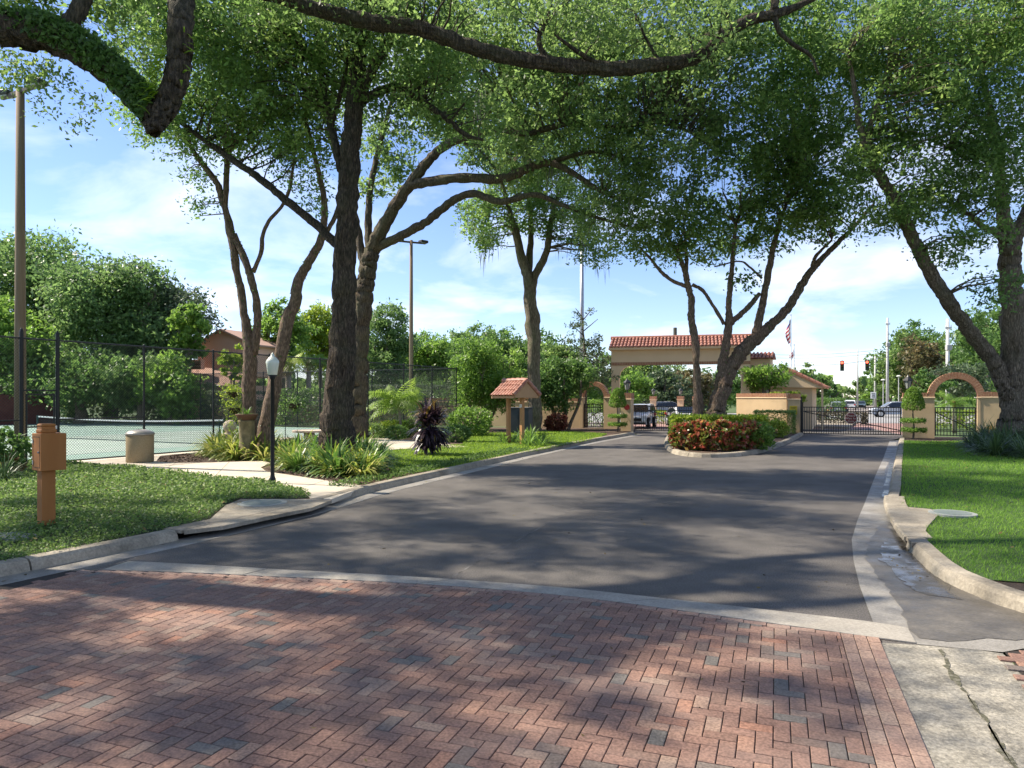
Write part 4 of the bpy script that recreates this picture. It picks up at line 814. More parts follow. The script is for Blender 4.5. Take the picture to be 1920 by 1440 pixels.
# ------------------------------------------------------------------ vehicles
def paint(name, c): return mat('paint_' + name, c, rough=.25, spec=.6)
def car(loc, yaw, col, label, suv=True, L_=4.6, W_=1.85, detail=True):
    th = thing('parked_car' if not detail else 'car', loc, label, 'car'); Mx = Matrix.Translation(loc) @ Matrix.Rotation(yaw, 4, 'Z')    # front is +x
    hh = 1.66 if suv else 1.44; hx = L_ / 2; bl = 1.02 if suv else .92
    prof = ([(-hx, .42), (-hx + .02, .80), (-hx + .05, bl), (-hx + .45, hh - .12), (-hx + .75, hh - .03), (-.2, hh), (.35, hh - .05), (1.15, bl + .06), (hx - .35, bl - .10), (hx - .06, .80), (hx, .55), (hx - .06, .28), (-hx + .08, .30)] if suv else
            [(-hx, .45), (-hx + .02, .78), (-hx + .1, bl), (-hx + .55, bl + .05), (-hx + 1.2, hh - .08), (-.35, hh), (.2, hh - .04), (1.05, bl + .04), (hx - .4, bl - .14), (hx - .05, .70), (hx, .5), (hx - .06, .26), (-hx + .08, .28)])
    def hw(x_, z_): k = max(0, (z_ - bl) / (hh - bl)); e = max(0, (abs(x_) - hx + .7) / .7); return W_ / 2 * (1 - .20 * k) * (1 - .13 * e * e)
    mb = MB(Mx); n = len(prof); vs = [(x_, s * hw(x_, z_) * i_, z_) for s, i_ in ((-1, .86), (-1, 1), (1, 1), (1, .86)) for x_, z_ in [(px_ * (1.0 if i_ == .86 else .985), pz_ if i_ == .86 else .02 + pz_ * .975) for px_, pz_ in prof]]
    fs = [(k * n + i, k * n + (i + 1) % n, (k + 1) * n + (i + 1) % n, (k + 1) * n + i) for k in range(3) for i in range(n)] + [tuple(range(n - 1, -1, -1)), tuple(range(3 * n, 4 * n))]
    # side skins bulge: outer rings sit at full width
    mb.add(vs, fs); b = mb.part('body', paint(label.split()[0], col), th)
    def pane(pts, name):
        m2 = MB(Mx); m2.add(pts, [tuple(range(len(pts)))]); m2.part(name, M_glass, th)
    for s in (-1, 1):
        y_ = lambda x_, z_: s * (hw(x_, z_) * 1.0 + .012)
        q = ([(-hx + .62, hh - .20), (-.1, hh - .12), (.32, hh - .16), (.95, bl + .05), (-hx + .35, bl + .06)] if suv else [(-hx + 1.22, hh - .16), (-.3, hh - .11), (.18, hh - .13), (.85, bl + .04), (-hx + .8, bl + .06)])
        pane([(x_, y_(x_, z_), z_) for x_, z_ in q], 'side_window')
    ws = [(.42, hh - .10), (1.10, bl + .08)] if suv else [(.27, hh - .08), (1.0, bl + .06)]
    dx = .035
    pane([(ws[0][0] + dx, -hw(0, ws[0][1]) * .80, ws[0][1] + .03), (ws[0][0] + dx, hw(0, ws[0][1]) * .80, ws[0][1] + .03), (ws[1][0] + dx, hw(0, ws[1][1]) * .84, ws[1][1] + .03), (ws[1][0] + dx, -hw(0, ws[1][1]) * .84, ws[1][1] + .03)], 'windscreen')
    rs = [(-hx + .40, hh - .20), (-hx + .08, bl + .06)] if suv else [(-hx + 1.08, hh - .16), (-hx + .62, bl + .08)]
    pane([(x_ - .04, s * hw(0, z_) * k_, z_ + .02) for (x_, z_), s, k_ in ((rs[0], 1, .76), (rs[0], -1, .76), (rs[1], -1, .82), (rs[1], 1, .82))], 'rear_window')
    for x_ in (-hx + .85, hx - .88):
        for s in (-1, 1):
            yy = s * (W_ / 2 - .09); wh = MB(Mx); wh.tube([(x_, yy - s * .12, .34), (x_, yy + s * .10, .34)], .345, 18); wo = wh.part('wheel', M_tyre, th)
            rm = MB(Mx); rm.tube([(x_, yy + s * .085, .34), (x_, yy + s * .112, .34)], [.235, .215], 14); rm.part('rim', M_alu, wo)
            if detail:
                for k in range(5):
                    a_ = k * 2 * math.pi / 5; sp = MB(Mx); sp.box((x_ + .13 * math.cos(a_), yy + s * .116, .34 + .13 * math.sin(a_)), (.05, .008, .05)); sp.part('spoke_gap', M_tyre, wo)
            ar = MB(Mx); ar.tube([(x_, s * (W_ / 2 - .16), .36), (x_, s * (W_ / 2 + .004), .36)], .40, 20); ar.part('wheel_arch', M_black, th)
    for s in (-1, 1):
        MB(Mx).box((hx - .17, s * W_ * .36, .80 if suv else .70), (.26, .34, .13), s * -.25, .03).part('headlight', mat('headlight', (.7, .72, .75), rough=.08), th)
        MB(Mx).box((-hx + .07, s * W_ * .39, .88), (.12, .26, .18), 0, .03).part('tail_light', mat('tail_light', (.45, .02, .02), rough=.2), th)
        if detail: MB(Mx).box((.72, s * (W_ / 2 + .06), bl + .08), (.12, .20, .13), 0, .03).part('mirror', MATS['paint_' + label.split()[0]], th)
    MB(Mx).box((hx - .02, 0, .62), (.08, .95, .20), 0, .02).part('grille', M_black, th); MB(Mx).box((hx - .03, 0, .36), (.1, 1.5, .14), 0, .02).part('bumper', M_black, th); MB(Mx).box((-hx + .03, 0, .40), (.1, 1.55, .16), 0, .02).part('bumper', M_black, th)
    MB(Mx).box((-hx - .005, 0, .78), (.02, .34, .15)).part('number_plate', mat('plate', (.62, .63, .62), rough=.5), th)
    return th
hdg = math.pi / 2 - HD
car(GX(1199, 49.5)[:], hdg + math.pi + .12, (.62, .65, .68), 'white SUV with dark grille waiting behind the entry gate', True)
car(GX(1283, 52)[:], hdg + math.pi + .5, (.70, .72, .74), 'pale saloon partly hidden by the hedge behind the entry gate', False)
car(GX(1676, 76)[:], math.pi - .30, (.50, .53, .57), 'silver SUV crossing the street behind the exit gate', True)
car(GX(1573, 83)[:], hdg, (.16, .17, .20), 'charcoal SUV seen from behind waiting at the traffic light', True)
car(GX(1594, 120)[:], hdg, (.72, .73, .74), 'bright white SUV driving away up the far street', True, detail=False)
car(GX(1613, 132)[:], hdg + math.pi, (.06, .09, .09), 'dark car approaching on the far street', False, detail=False)
car(GX(1581, 165)[:], hdg, (.5, .52, .55), 'distant light grey car in the far queue', False, detail=False)
car(GX(1510, 64)[:], hdg + 2.6, (.62, .64, .66), 'light car mostly hidden behind the median hedge', False, detail=False)
car(GX(1255, 80)[:], 0.2, (.55, .57, .60), 'grey white car on the cross street beyond the entry pillars', True, detail=False)
# ------------------------------------------------------------------ street furniture beyond the gate
def flag_pole(u, y, vt, vb, label, cols, fl):
    b = GX(u, y); h = A(u, vt, y).z; th = thing('flag_pole', b[:], label, 'flagpole'); MB().tube([b, b + Vector((0, 0, h))], [.06, .035], 8).part('pole', mat('pole_white', (.7, .7, .7), rough=.4), th)
    MB().lathe((b.x, b.y, h), [(.02, 0), (.07, .05), (.07, .09), (.01, .14)], 8).part('finial', M_alu, th)
    fg = thing('flag', (b.x, b.y, h - .3), fl, 'flag'); z1 = A(u, vb[0], y).z; z0 = A(u, vb[1], y).z; wd = .75
    n = len(cols)
    for i, (c, nm) in enumerate(cols):   # limp folds: each band a wavy vertical-ish strip
        f0, f1 = i / n, (i + 1) / n; mb = MB(); P = []
        for f in (f0, f1):
            for k in range(5):
                t_ = k / 4; wv = .10 * math.sin(t_ * 7 + f * 3)
                P.append((b.x - .06 - (wd * .55 * t_) * (.45 + .55 * math.sin(math.pi * min(1, f * 1.1))) , b.y - .05 + wv, z1 + (z0 - z1) * f - t_ * .55 * (1 - .3 * f)))
        mb.add(P, [(k, k + 1, k + 6, k + 5) for k in range(4)]); mb.add([(p[0], p[1] + .01, p[2]) for p in P], [(k, k + 5, k + 6, k + 1) for k in range(4)]); mb.part('stripe' if nm != 'canton' else 'canton', mat('flag_' + str(c), c, rough=.8), fg)
red, wht, blu = (.42, .03, .04), (.72, .72, .72), (.03, .05, .16)
flag_pole(1483, 62, 592, (598, 640), 'tall white flagpole carrying the striped flag beside the guard house', [(blu, 'canton'), (blu, 'canton')] + [((red, wht)[i % 2], 's') for i in range(9)], 'limp red and white striped flag with blue canton')
flag_pole(1489, 66, 648, (652, 668), 'shorter white flagpole beside the striped flag', [((wht, red, wht, red, wht)[i], 's') for i in range(5)], 'small limp white and red flag')
for (u, v, lab) in ((1579, 686, 'traffic signal with red light left of the pair over the street'), (1626, 685, 'right hand traffic signal hanging over the street')):
    c = A(u, v, 76); th = thing('traffic_signal', c[:], lab, 'traffic light')
    MB().box(c, (.38, .3, 1.08), -HD, .03).part('housing', mat('signal_black', (.02, .02, .02), rough=.5), th)
    for i, (cc, em) in enumerate((((.7, .04, .03), ((1, .08, .04), 3.0)), ((.10, .07, .01), None), ((.01, .06, .03), None))):
        mb = MB(Matrix.Translation(c) @ Matrix.Rotation(-HD, 4, 'Z')); mb.tube([(0, -.15, .33 - i * .33), (0, -.19, .33 - i * .33)], .125, 14); mb.part('lens', mat('lens%d' % i, cc, rough=.2, emit=em), th)
        mb = MB(Matrix.Translation(c) @ Matrix.Rotation(-HD, 4, 'Z'))
        vs = [(.15 * math.cos(math.pi * k / 8), y_, .33 - i * .33 + .15 * math.sin(math.pi * k / 8)) for y_ in (-.15, -.36) for k in range(9)]; mb.add(vs, [(k, k + 1, k + 10, k + 9) for k in range(8)]); mb.part('visor', MATS['signal_black'], th)
    MB().tube([c + Vector((0, 0, .5)), c + Vector((0, 0, .62))], .03, 6).part('hanger', M_metal, th)
pA, pB = GX(1440, 82), GX(1664, 72)
th = thing('span_wire', A(1600, 688, 78)[:], 'thin span wire carrying the traffic signals across the street', 'wire')
w0_, w1_ = A(1480, 690, 80), A(1664, 676, 73)
MB().tube([w0_ + (w1_ - w0_) * t_ + Vector((0, 0, -.35 * math.sin(math.pi * t_) + .35)) for t_ in np.linspace(0, 1, 14)], .022, 5).part('cable', mat('cable', (.06, .06, .065), rough=.6), th)
th = thing('power_line', A(1560, 657, 90)[:], 'thin overhead power lines crossing the sky beyond the gate', 'wire')
for dv, dr in ((0, 0), (6, 3)):
    q0, q1 = A(1380, 660 + dv, 95), A(1664, 655 + dv, 73.5); MB().tube([q0 + (q1 - q0) * t_ + Vector((0, 0, -.5 * math.sin(math.pi * t_))) for t_ in np.linspace(0, 1, 14)], .018, 5).part('cable', MATS['cable'], th)
def upole(u, y, vt, r, label, m, arms=True):
    b = GX(u, y); h = A(u, vt, y).z; th = thing('utility_pole', b[:], label, 'pole'); MB().tube([b, b + Vector((0, 0, h))], [r, r * .62], 10).part('pole', m, th, True)
    if arms:
        MB().box(b + Vector((0, -.12, h * .72)), (.42, .32, .5), 0, .05).part('transformer', mat('transformer', (.4, .4, .38), rough=.5), th); MB().box(b + Vector((0, -.1, h - .8)), (.5, .1, .12), -.3).part('cross_arm', M_polec, th)
        for k in (-.2, .2): MB().lathe(b + Vector((k, -.1 + k * -.25, h - .72)), [(.04, 0), (.06, .06), (.03, .14)], 6).part('insulator', M_globe, th)
    return th
upole(1664, 90, 596, .2, 'grey concrete utility pole right of the traffic signals', M_polec)
upole(1777, 62, 598, .20, 'pale thick utility pole behind the leaning oak limb', mat('pole_pale', (.58, .58, .55), (.66, .66, .63), 3, .8))
upole(1641, 110, 668, .2, 'slim utility pole farther down the street', M_polec, False)
upole(1556, 160, 734, .18, 'short distant pole left of the far street', M_polec, False)
upole(1608, 130, 655, .16, 'thin distant pole just left of the right signal', M_polec, False)
for (u, y, vt, lab) in ((1656, 86, 713, 'pale street lamp with flat top near the silver SUV'), (1685, 84, 706, 'pale lamp standard just left of the right topiary')):
    b = GX(u, y); h = A(u, vt, y).z; th = thing('street_lamp', b[:], lab, 'street lamp'); MB().tube([b, b + Vector((0, 0, h))], [.06, .045], 10).part('pole', M_polec, th); MB().lathe((b.x, b.y, h), [(.06, -.05), (.26, 0), (.27, .06), (.15, .14), (.04, .17)], 14).part('lamp_head', M_globe, th)
b = GX(1637, 88); th = thing('road_sign', b[:], 'small white road sign on a post by the far street', 'sign'); MB().tube([b, b + Vector((0, 0, 2.1))], .035, 6).part('post', M_metal, th); MB().box(b + Vector((0, -.05, 2.35)), (.62, .03, .8), -HD).part('sign_face', mat('sign_white2', (.72, .74, .72), rough=.5), th)
for i in range(3): MB().box(b + Vector((0, -.085, 2.55 - i * .2)), (.4 - .1 * (i == 1), .02, .09), -HD).part('print_line', mat('ink', (.06, .06, .07), rough=.6), th)
for (u, y, lab) in ((1225, 62, 'first tan brick topped pillar beyond the entry gate'), (1276, 61, 'second tan brick topped pillar beyond the entry gate'), (1305, 60.5, 'third tan pillar half hidden by the island trunk')):
    b = GX(u, y); th = thing('entry_pillar', b[:], lab, 'pillar'); MB().box(b + Vector((0, 0, .95)), (.46, .46, 1.9), -HD).part('shaft', M_stucco2, th); MB().box(b + Vector((0, 0, 2.05)), (.52, .52, .3), -HD).part('brick_cap', M_trim, th); MB().box(b + Vector((0, 0, 1.9)), (.56, .56, .06), -HD).part('ledge', M_stucco2, th)
    lantern((b + Vector((0, 0, 2.2)))[:], 1.0, 'black lantern on the ' + lab.split(' beyond')[0].split(' half')[0] + ' past the gate')
q = MB(); p0, p1 = GX(1190, 62.5), GX(1320, 60.8); Mx, Ln2, _ = frame(p0, p1); th = thing('iron_railing', p0[:], 'dark iron railing between the pillars beyond the entry gate', 'railing')
for z_ in (.3, 1.7): MB(Mx).box((Ln2 / 2, 0, z_), (Ln2, .05, .05)).part('rail', M_iron, th)
for i in range(1, 44): MB(Mx).box((Ln2 * i / 44, 0, 1.0), (.025, .025, 1.6)).part('picket', M_iron, th)
# island in the drive
isl = smooth_path([G(u, v) for u, v in ((1262, 811), (1250, 822), (1247, 836), (1262, 850), (1300, 857), (1350, 858), (1400, 854), (1440, 845), (1480, 830), (1506, 816))], .3)
mb = MB(); mb.add([(p[0], p[1], .11) for p in isl] + [tuple(GX(1500, 44, .11)), tuple(GX(1300, 46, .11))], [tuple(range(len(isl) + 2))]); iso = mb.top('traffic_island', M_mulch, kind='structure')
for r_ in range(1): curb_run(isl, iso, 0, len(isl) - 1, 8)
med = px([(1512, 803), (1500, 795), (1520, 789), (1600, 788), (1602, 797), (1590, 804)], 0); MB().prism([(p[0], p[1]) for p in med], -.02, .14).top('street_median', M_curb, kind='structure')
# ------------------------------------------------------------------ trees
SEED = [0]
def limb(mb, pts, n=10, noise=.15, sub=4, ws=1.0, jit=0.0):
    """pts: (u, v, depth, width in px) traced, or (Vector, radius)"""
    P, W = [], []
    for p in pts:
        if isinstance(p[0], Vector): P.append(p[0]); W.append(p[1])
        else: P.append(A(p[0], p[1], p[2])); W.append(p[3] * p[2] / F / 2 * ws)
    Q = [2 * P[0] - P[1]] + P + [2 * P[-1] - P[-2]]; o, w_ = [], []
    for i in range(1, len(Q) - 2):
        a, b, c, d = Q[i - 1:i + 3]
        for k in range(sub):
            t = k / sub; o.append(.5 * ((2 * b) + (c - a) * t + (2 * a - 5 * b + 4 * c - d) * t * t + (3 * b - a - 3 * c + d) * t ** 3)); w_.append(W[i - 1] + (W[i] - W[i - 1]) * t)
    o.append(P[-1]); w_.append(W[-1]); SEED[0] += 1; j = random.Random(SEED[0])
    o = [p + Vector((j.uniform(-1, 1), j.uniform(-1, 1), j.uniform(-1, 1))) * r_ * .12 for p, r_ in zip(o, w_)]
    mb.tube(o, w_, n, True, noise, SEED[0], jit); return list(zip(o, w_))
def wpts(u, v, seq, y): return [(a, b, y, c) for a, b, c in seq]
TWG = {}
def make_tree(name, base, label, trunks, blobs, leaf_m, bark, leaf_px=9.2, dens=1.95, n=12, group=None, world_blobs=(), twig=.5, moss=0, cat='tree', leaf_len=None, per=60, crad=.5, ivy=0, reach=6, wcr=1.5, wper=240, ws=1.0):
    th = thing(name, base[:], label, cat, group); mb = MB(); sk = []
    for i, t_ in enumerate(trunks): sk += limb(mb, t_, (26 if n > 12 else n) if i == 0 or n > 14 else max(8, n - 3), ws=ws, sub=9 if n > 12 else 4, jit=.055 if n > 12 else 0)
    mb.part('trunk', bark, th, True)
    pts, lvs, cls, lens = [], [], [], []
    for b in blobs:
        u, v, y, ru, rv, rd = b[:6]; k = b[6] if len(b) > 6 else 1.0
        area = math.pi * ru * rv; nl = int(dens * k * area / (.3 * .45 * leaf_px ** 2)); s = y / F
        p, lv, cl = blob_points(A(u, v, y)[:], (ru * s, rd, rv * s), max(nl, 40), per, crad)
        pts.append(p); lvs.append(lv); cls.append(cl); lens.append(np.full(len(p), leaf_px * s))
    for c_, r_, nl, ln in world_blobs:
        p, lv, cl = blob_points(c_, r_, nl, wper, crad * wcr); pts.append(p); lvs.append(lv); cls.append(cl); lens.append(np.full(len(p), ln))
    p = np.concatenate(pts); me = npmesh('crown', leafco(p - np.array(base[:]), np.concatenate(lens), .46, .5), 4, np.concatenate(lvs)); o = link('crown', me, leaf_m, th)
    cl = np.concatenate(cls); skp = np.array([a[0][:] for a in sk]); skr = np.array([a[1] for a in sk]); tb = MB(); rr = random.Random(5)
    thin = skr < np.quantile(skr, .7); sp_, sr_ = skp[thin], skr[thin]
    for c_ in cl:
        if rr.random() > twig: continue
        d = np.linalg.norm((sp_ - c_) * np.array([1, 1, 1.3]), axis=1); i = int(np.argmin(d))
        if d[i] > reach or d[i] < .2: continue
        s_, e_ = Vector(sp_[i]), Vector(c_); r0 = min(sr_[i] * .5, .012 + .012 * d[i]); mid = (s_ + e_) / 2 + Vector((rr.uniform(-.12, .12), rr.uniform(-.12, .12), rr.uniform(.02, .16))) * d[i]
        q1 = s_.lerp(mid, .5) + Vector((rr.uniform(-1, 1), rr.uniform(-1, 1), rr.uniform(-1, 1))) * .05 * d[i]
        tb.tube([s_, q1, mid, mid.lerp(e_, .5) + Vector((0, 0, .03 * d[i])), e_], [r0, r0 * .8, r0 * .6, r0 * .4, .006], 4, False)
    if tb.v: tb.part('branches', bark, th, kind='stuff')
    if moss:
        k = rng.integers(0, len(cl), moss); q = []
        for c_ in cl[k]:
            for _ in range(rr.randint(6, 14)):
                x, y, z = c_ + rng.normal(size=3) * .22; ln = rr.uniform(.4, 1.5); wd = rr.uniform(.008, .022); a = rr.uniform(0, 6.28); dx, dy = math.cos(a) * wd, math.sin(a) * wd; j = rr.uniform(-.1, .1)
                q += [(x - dx, y - dy, z), (x + dx, y + dy, z), (x + dx + j, y + dy, z - ln * .6), (x + j * 1.2, y, z - ln)]
        me = npmesh('hanging_moss', np.array(q) - np.array(base[:]), 4, rng.uniform(0, 1, len(q) // 4)); tag(link('hanging_moss', me, L_moss, th), kind='stuff')
    if ivy:
        big = skr > np.quantile(skr, .35); k = rng.choice(np.flatnonzero(big), ivy); dirs = unit(rng.normal(size=(ivy, 3)) + np.array([0, 0, .2])); q = skp[k] + dirs * skr[k][:, None] * 1.05
        me = npmesh('climbing_fern', leafco(q - np.array(base[:]), .09, .5, .3), 4, rng.uniform(0, 1, ivy)); link('climbing_fern', me, L_mid, th)
    return th
Z = .12; V = Vector
M_barkm = mat('grey_brown_bark', (.05, .040, .030), (.24, .185, .13), 5.5, .95, .10, 11, c3=(.115, .088, .063), stretch=(4, 4, .8), stain=(.15, .16, .08), sscale=1.3, samt=.5)
# dark oak beside the walkway
yA = 21.0
make_tree('oak_tree', GX(632, yA, Z), 'tall dark barked oak rising from the strap leaf bed left of the drive',
    [[(632, 878, yA, 108), (630, 850, yA, 92), (632, 800, yA, 80), (638, 700, yA, 70), (644, 600, yA, 61), (647, 500, yA, 56), (651, 400, yA, 53), (656, 300, yA, 50), (662, 225, yA, 47), (668, 150, yA, 40), (676, 80, yA, 34), (684, 0, yA - .4, 30), (690, -80, yA - .6, 26), (700, -200, yA - 1, 18), (690, -330, yA - 1, 9)],
     [(664, 210, yA, 24), (690, 182, yA, 22), (735, 164, yA, 20), (765, 170, yA, 18), (800, 195, yA - .3, 16), (840, 225, yA - .5, 14), (872, 252, yA - .7, 11), (905, 262, yA - 1, 7)],
     [(664, 215, yA, 30), (690, 145, yA - .2, 27), (728, 82, yA - .4, 24), (752, 45, yA - .6, 20), (770, -10, yA - .8, 16), (800, -90, yA - 1, 9)],
     [(640, 320, yA, 22), (622, 240, yA + .3, 19), (606, 160, yA + .5, 16), (596, 80, yA + .7, 13), (588, 0, yA + .8, 9)],
     [(640, 468, yA + .2, 24), (600, 428, yA + .6, 22), (545, 382, yA + 1, 20), (480, 330, yA + 1.4, 18), (425, 292, yA + 1.7, 16), (365, 250, yA + 2, 13), (320, 215, yA + 2.2, 8)],
     [(770, -10, yA - .8, 15), (V((-1.6, 19.6, 13.4)), .10), (V((0.5, 18.8, 13.7)), .07), (V((3.0, 18.2, 13.9)), .04)],  # added limb above the view, carries the foliage that shades the lawn
     [(596, 120, yA + .6, 12), (560, 70, yA + .9, 10), (530, 20, yA + 1, 6)], [(622, 235, yA + .3, 12), (650, 120, yA, 10), (640, 20, yA, 6)]],
    [(560, 110, 21.5, 150, 100, 2.6), (470, 180, 22.5, 110, 70, 2.2, .9), (600, 30, 20.5, 130, 60, 2.6), (770, 120, 21, 120, 110, 3), (430, 70, 22, 120, 80, 2.4), (860, 190, 21, 90, 70, 2.5, .8), (560, 230, 22, 80, 60, 2, .7), (345, 225, 23, 60, 40, 1.6, .5), (760, 10, 20.5, 150, 60, 3), (350, 50, 22, 90, 60, 2.2, .7)],
    L_oak, M_barkd, world_blobs=[((-6.5, 21.5, 15.5), (5.5, 4.5, 2.4), 9000, .16), ((-11, 23, 13.5), (3.5, 3.5, 2), 5000, .16), ((-13, 17.5, 14.4), (5, 3.2, 1.5), 9000, .16), ((-8, 16.5, 12.6), (3.5, 2.4, .9), 6000, .15), ((1, 18.3, 13.6), (4.5, 2.6, 1.1), 6500, .16)], n=18, ws=.70)  # unseen crown blobs above the view, several added to shade road and lawn
# pale barked oak behind it with the long limbs over the drive
yB = 33.0
make_tree('oak_tree', GX(668, yB, Z), 'broad oak with mossy trunk and long limbs reaching over the drive',
    [[(664, 848, yB, 86), (667, 815, yB, 62), (669, 760, yB, 50), (671, 700, yB, 47), (675, 640, yB, 46), (680, 580, yB, 46), (684, 535, yB, 46), (690, 500, yB, 43), (701, 462, yB, 37), (735, 395, yB - .5, 31), (772, 342, yB - 1, 28), (800, 305, yB - 1.3, 24), (828, 278, yB - 1.6, 22), (872, 257, yB - 2, 19), (935, 243, yB - 2.5, 17), (990, 250, yB - 3, 16), (1062, 232, yB - 3.5, 14), (1145, 238, yB - 4, 11), (1225, 230, yB - 4.3, 9), (1290, 246, yB - 4.5, 7), (1350, 290, yB - 4.5, 4)],
     [(768, 348, yB - 1, 25), (810, 340, yB - 1.4, 25), (870, 333, yB - 2, 24), (940, 335, yB - 2.6, 23), (985, 318, yB - 3, 22), (1030, 305, yB - 3.3, 19), (1070, 322, yB - 3.6, 15), (1120, 355, yB - 4, 11), (1160, 375, yB - 4, 6)],
     [(706, 465, yB, 24), (752, 442, yB - .6, 22), (800, 415, yB - 1.1, 21), (845, 380, yB - 1.6, 20), (885, 363, yB - 2, 19), (940, 378, yB - 2.5, 17), (1000, 365, yB - 3, 14), (1050, 382, yB - 3.4, 11), (1110, 405, yB - 3.6, 9), (1200, 430, yB - 3.6, 5)],
     [(688, 530, yB, 26), (676, 460, yB + .4, 20), (664, 400, yB + .8, 17), (640, 320, yB + 1.2, 14), (610, 240, yB + 1.5, 8)],
     [(696, 500, yB, 22), (690, 420, yB + .4, 18), (697, 340, yB + .6, 15), (715, 260, yB + .8, 12), (740, 170, yB + 1, 8)],
     [(872, 257, yB - 2, 13), (900, 215, yB - 2, 10), (960, 170, yB - 2.2, 8), (1040, 140, yB - 2.4, 5)], [(1030, 305, yB - 3.3, 12), (1110, 285, yB - 3.5, 9), (1190, 300, yB - 3.8, 6)], [(870, 270, yB - 2, 9), (905, 275, yB - 2, 8), (960, 290, yB - 2.2, 5)], [(895, 275, yB - 2, 6), (930, 320, yB - 2.2, 5), (950, 365, yB - 2.3, 3)]],
    [(880, 160, 32, 140, 90, 4.5), (1000, 110, 31, 160, 110, 4.5), (1150, 130, 30, 160, 110, 4.5), (1010, 215, 30, 150, 70, 4), (1150, 290, 30, 120, 80, 4), (1250, 210, 29, 130, 90, 4), (1230, 350, 29, 110, 80, 3.5), (1160, 420, 29.5, 90, 50, 3, .9), (740, 260, 34, 60, 70, 2.5, .6), (1300, 120, 29, 130, 90, 4), (700, 330, 34, 50, 60, 2, .5), (960, 300, 30, 90, 35, 2.5, .7)],
    L_oakd, M_barkm, world_blobs=[((3, 30, 18.5), (7.5, 5.5, 2.2), 9000, .2), ((-6, 35, 17), (5, 4, 2), 5000, .2)], n=16, moss=34, twig=.6, ws=.70, dens=1.8, leaf_px=8.6)
# slender multi-stem tree
yC = 24.0
make_tree('multi_stem_tree', GX(480, yC, Z), 'slender brown tree with several stems behind the litter bin and lamp post',
    [[(470, 862, yC, 52), (466, 800, yC, 44), (467, 720, yC, 40), (469, 665, yC, 36), (463, 619, yC, 24), (456, 578, yC, 22), (450, 536, yC, 21), (444, 509, yC, 21), (440, 480, yC, 22), (432, 435, yC, 22), (424, 400, yC, 20), (413, 362, yC, 18), (404, 338, yC, 17), (370, 295, yC, 12), (330, 232, yC, 9), (300, 190, yC, 5)],
     [(474, 665, yC, 28), (482, 619, yC, 24), (482, 580, yC - .1, 22), (478, 550, yC - .2, 20), (471, 522, yC - .2, 20), (463, 497, yC - .2, 21), (452, 470, yC - .1, 20), (438, 440, yC, 18)],
     [(420, 385, yC, 18), (425, 330, yC, 17), (424, 287, yC, 14), (416, 235, yC + .2, 11), (402, 190, yC + .3, 8), (395, 130, yC + .4, 5)],
     [(424, 300, yC, 12), (443, 258, yC - .2, 11), (452, 220, yC - .3, 9), (480, 195, yC - .5, 6)],
     [(474, 510, yC - .2, 13), (489, 475, yC - .3, 12), (493, 440, yC - .4, 11), (504, 415, yC - .4, 10), (527, 388, yC - .5, 10), (543, 355, yC - .5, 9), (550, 310, yC - .6, 8), (556, 260, yC - .6, 5)],
     [(498, 862, yC - .6, 60), (503, 800, yC - .6, 44), (514, 720, yC - .6, 40), (526, 665, yC - .6, 38), (538, 607, yC - .6, 37), (553, 567, yC - .6, 33), (560, 526, yC - .6, 29), (574, 498, yC - .6, 27), (592, 470, yC - .6, 24), (604, 440, yC - .6, 21), (609, 405, yC - .6, 19), (603, 345, yC - .6, 16), (585, 275, yC - .6, 13), (572, 215, yC - .6, 11), (574, 160, yC - .6, 7)],
     [(596, 462, yC - .6, 14), (616, 430, yC - .5, 13), (631, 398, yC - .4, 12), (642, 350, yC - .3, 8)]],
    [(395, 230, 24, 100, 60, 1.8, .8), (350, 310, 24, 40, 50, 1.2, .35), (375, 395, 24, 22, 22, .5, .5), (470, 250, 23.5, 90, 60, 1.8, .75), (560, 300, 23.5, 55, 70, 1.5, .45), (550, 180, 23.5, 80, 60, 1.8, .8), (600, 385, 23.4, 30, 30, .8, .4), (280, 235, 24, 55, 30, 1.2, .7)],
    L_oak, M_barkb, leaf_px=7.4, n=12, crad=.4, per=36, ivy=900, ws=.66, world_blobs=[((-11, 24, 13.5), (3, 3, 1.8), 6000, .13)])
# oak behind the shelter
yD = 41.0
make_tree('oak_tree', GX(1001, yD, Z), 'straight oak trunk directly behind the tiled notice shelter',
    [[(1000, 818, yD, 46), (1001, 800, yD, 33), (1002, 760, yD, 27), (1002, 700, yD, 25), (1001, 650, yD, 26), (999, 610, yD, 29), (995, 575, yD, 27), (993, 540, yD, 25), (988, 510, yD, 22), (977, 480, yD, 18), (968, 440, yD, 15), (958, 405, yD, 12), (940, 340, yD, 8)],
     [(995, 545, yD, 20), (1003, 515, yD, 17), (1015, 493, yD, 15), (1027, 465, yD, 14), (1031, 425, yD, 12), (1045, 370, yD, 8)], [(990, 520, yD, 16), (993, 480, yD + .4, 14), (996, 430, yD + .6, 11), (990, 350, yD + .8, 7)]],
    [(905, 410, 41, 55, 50, 3, .8), (975, 380, 41, 80, 55, 3.5), (1060, 400, 41, 70, 55, 3, .9), (1100, 450, 40, 45, 40, 2, .7), (900, 450, 41, 30, 40, 1.5, .6), (1000, 300, 41, 120, 60, 4, .8), (1130, 480, 40, 30, 25, 1.5, .5)],
    L_oak, M_barkl, leaf_px=6.6, moss=34, ws=.92, world_blobs=[((1, 41, 16.5), (5, 4, 2.5), 7000, .2)])
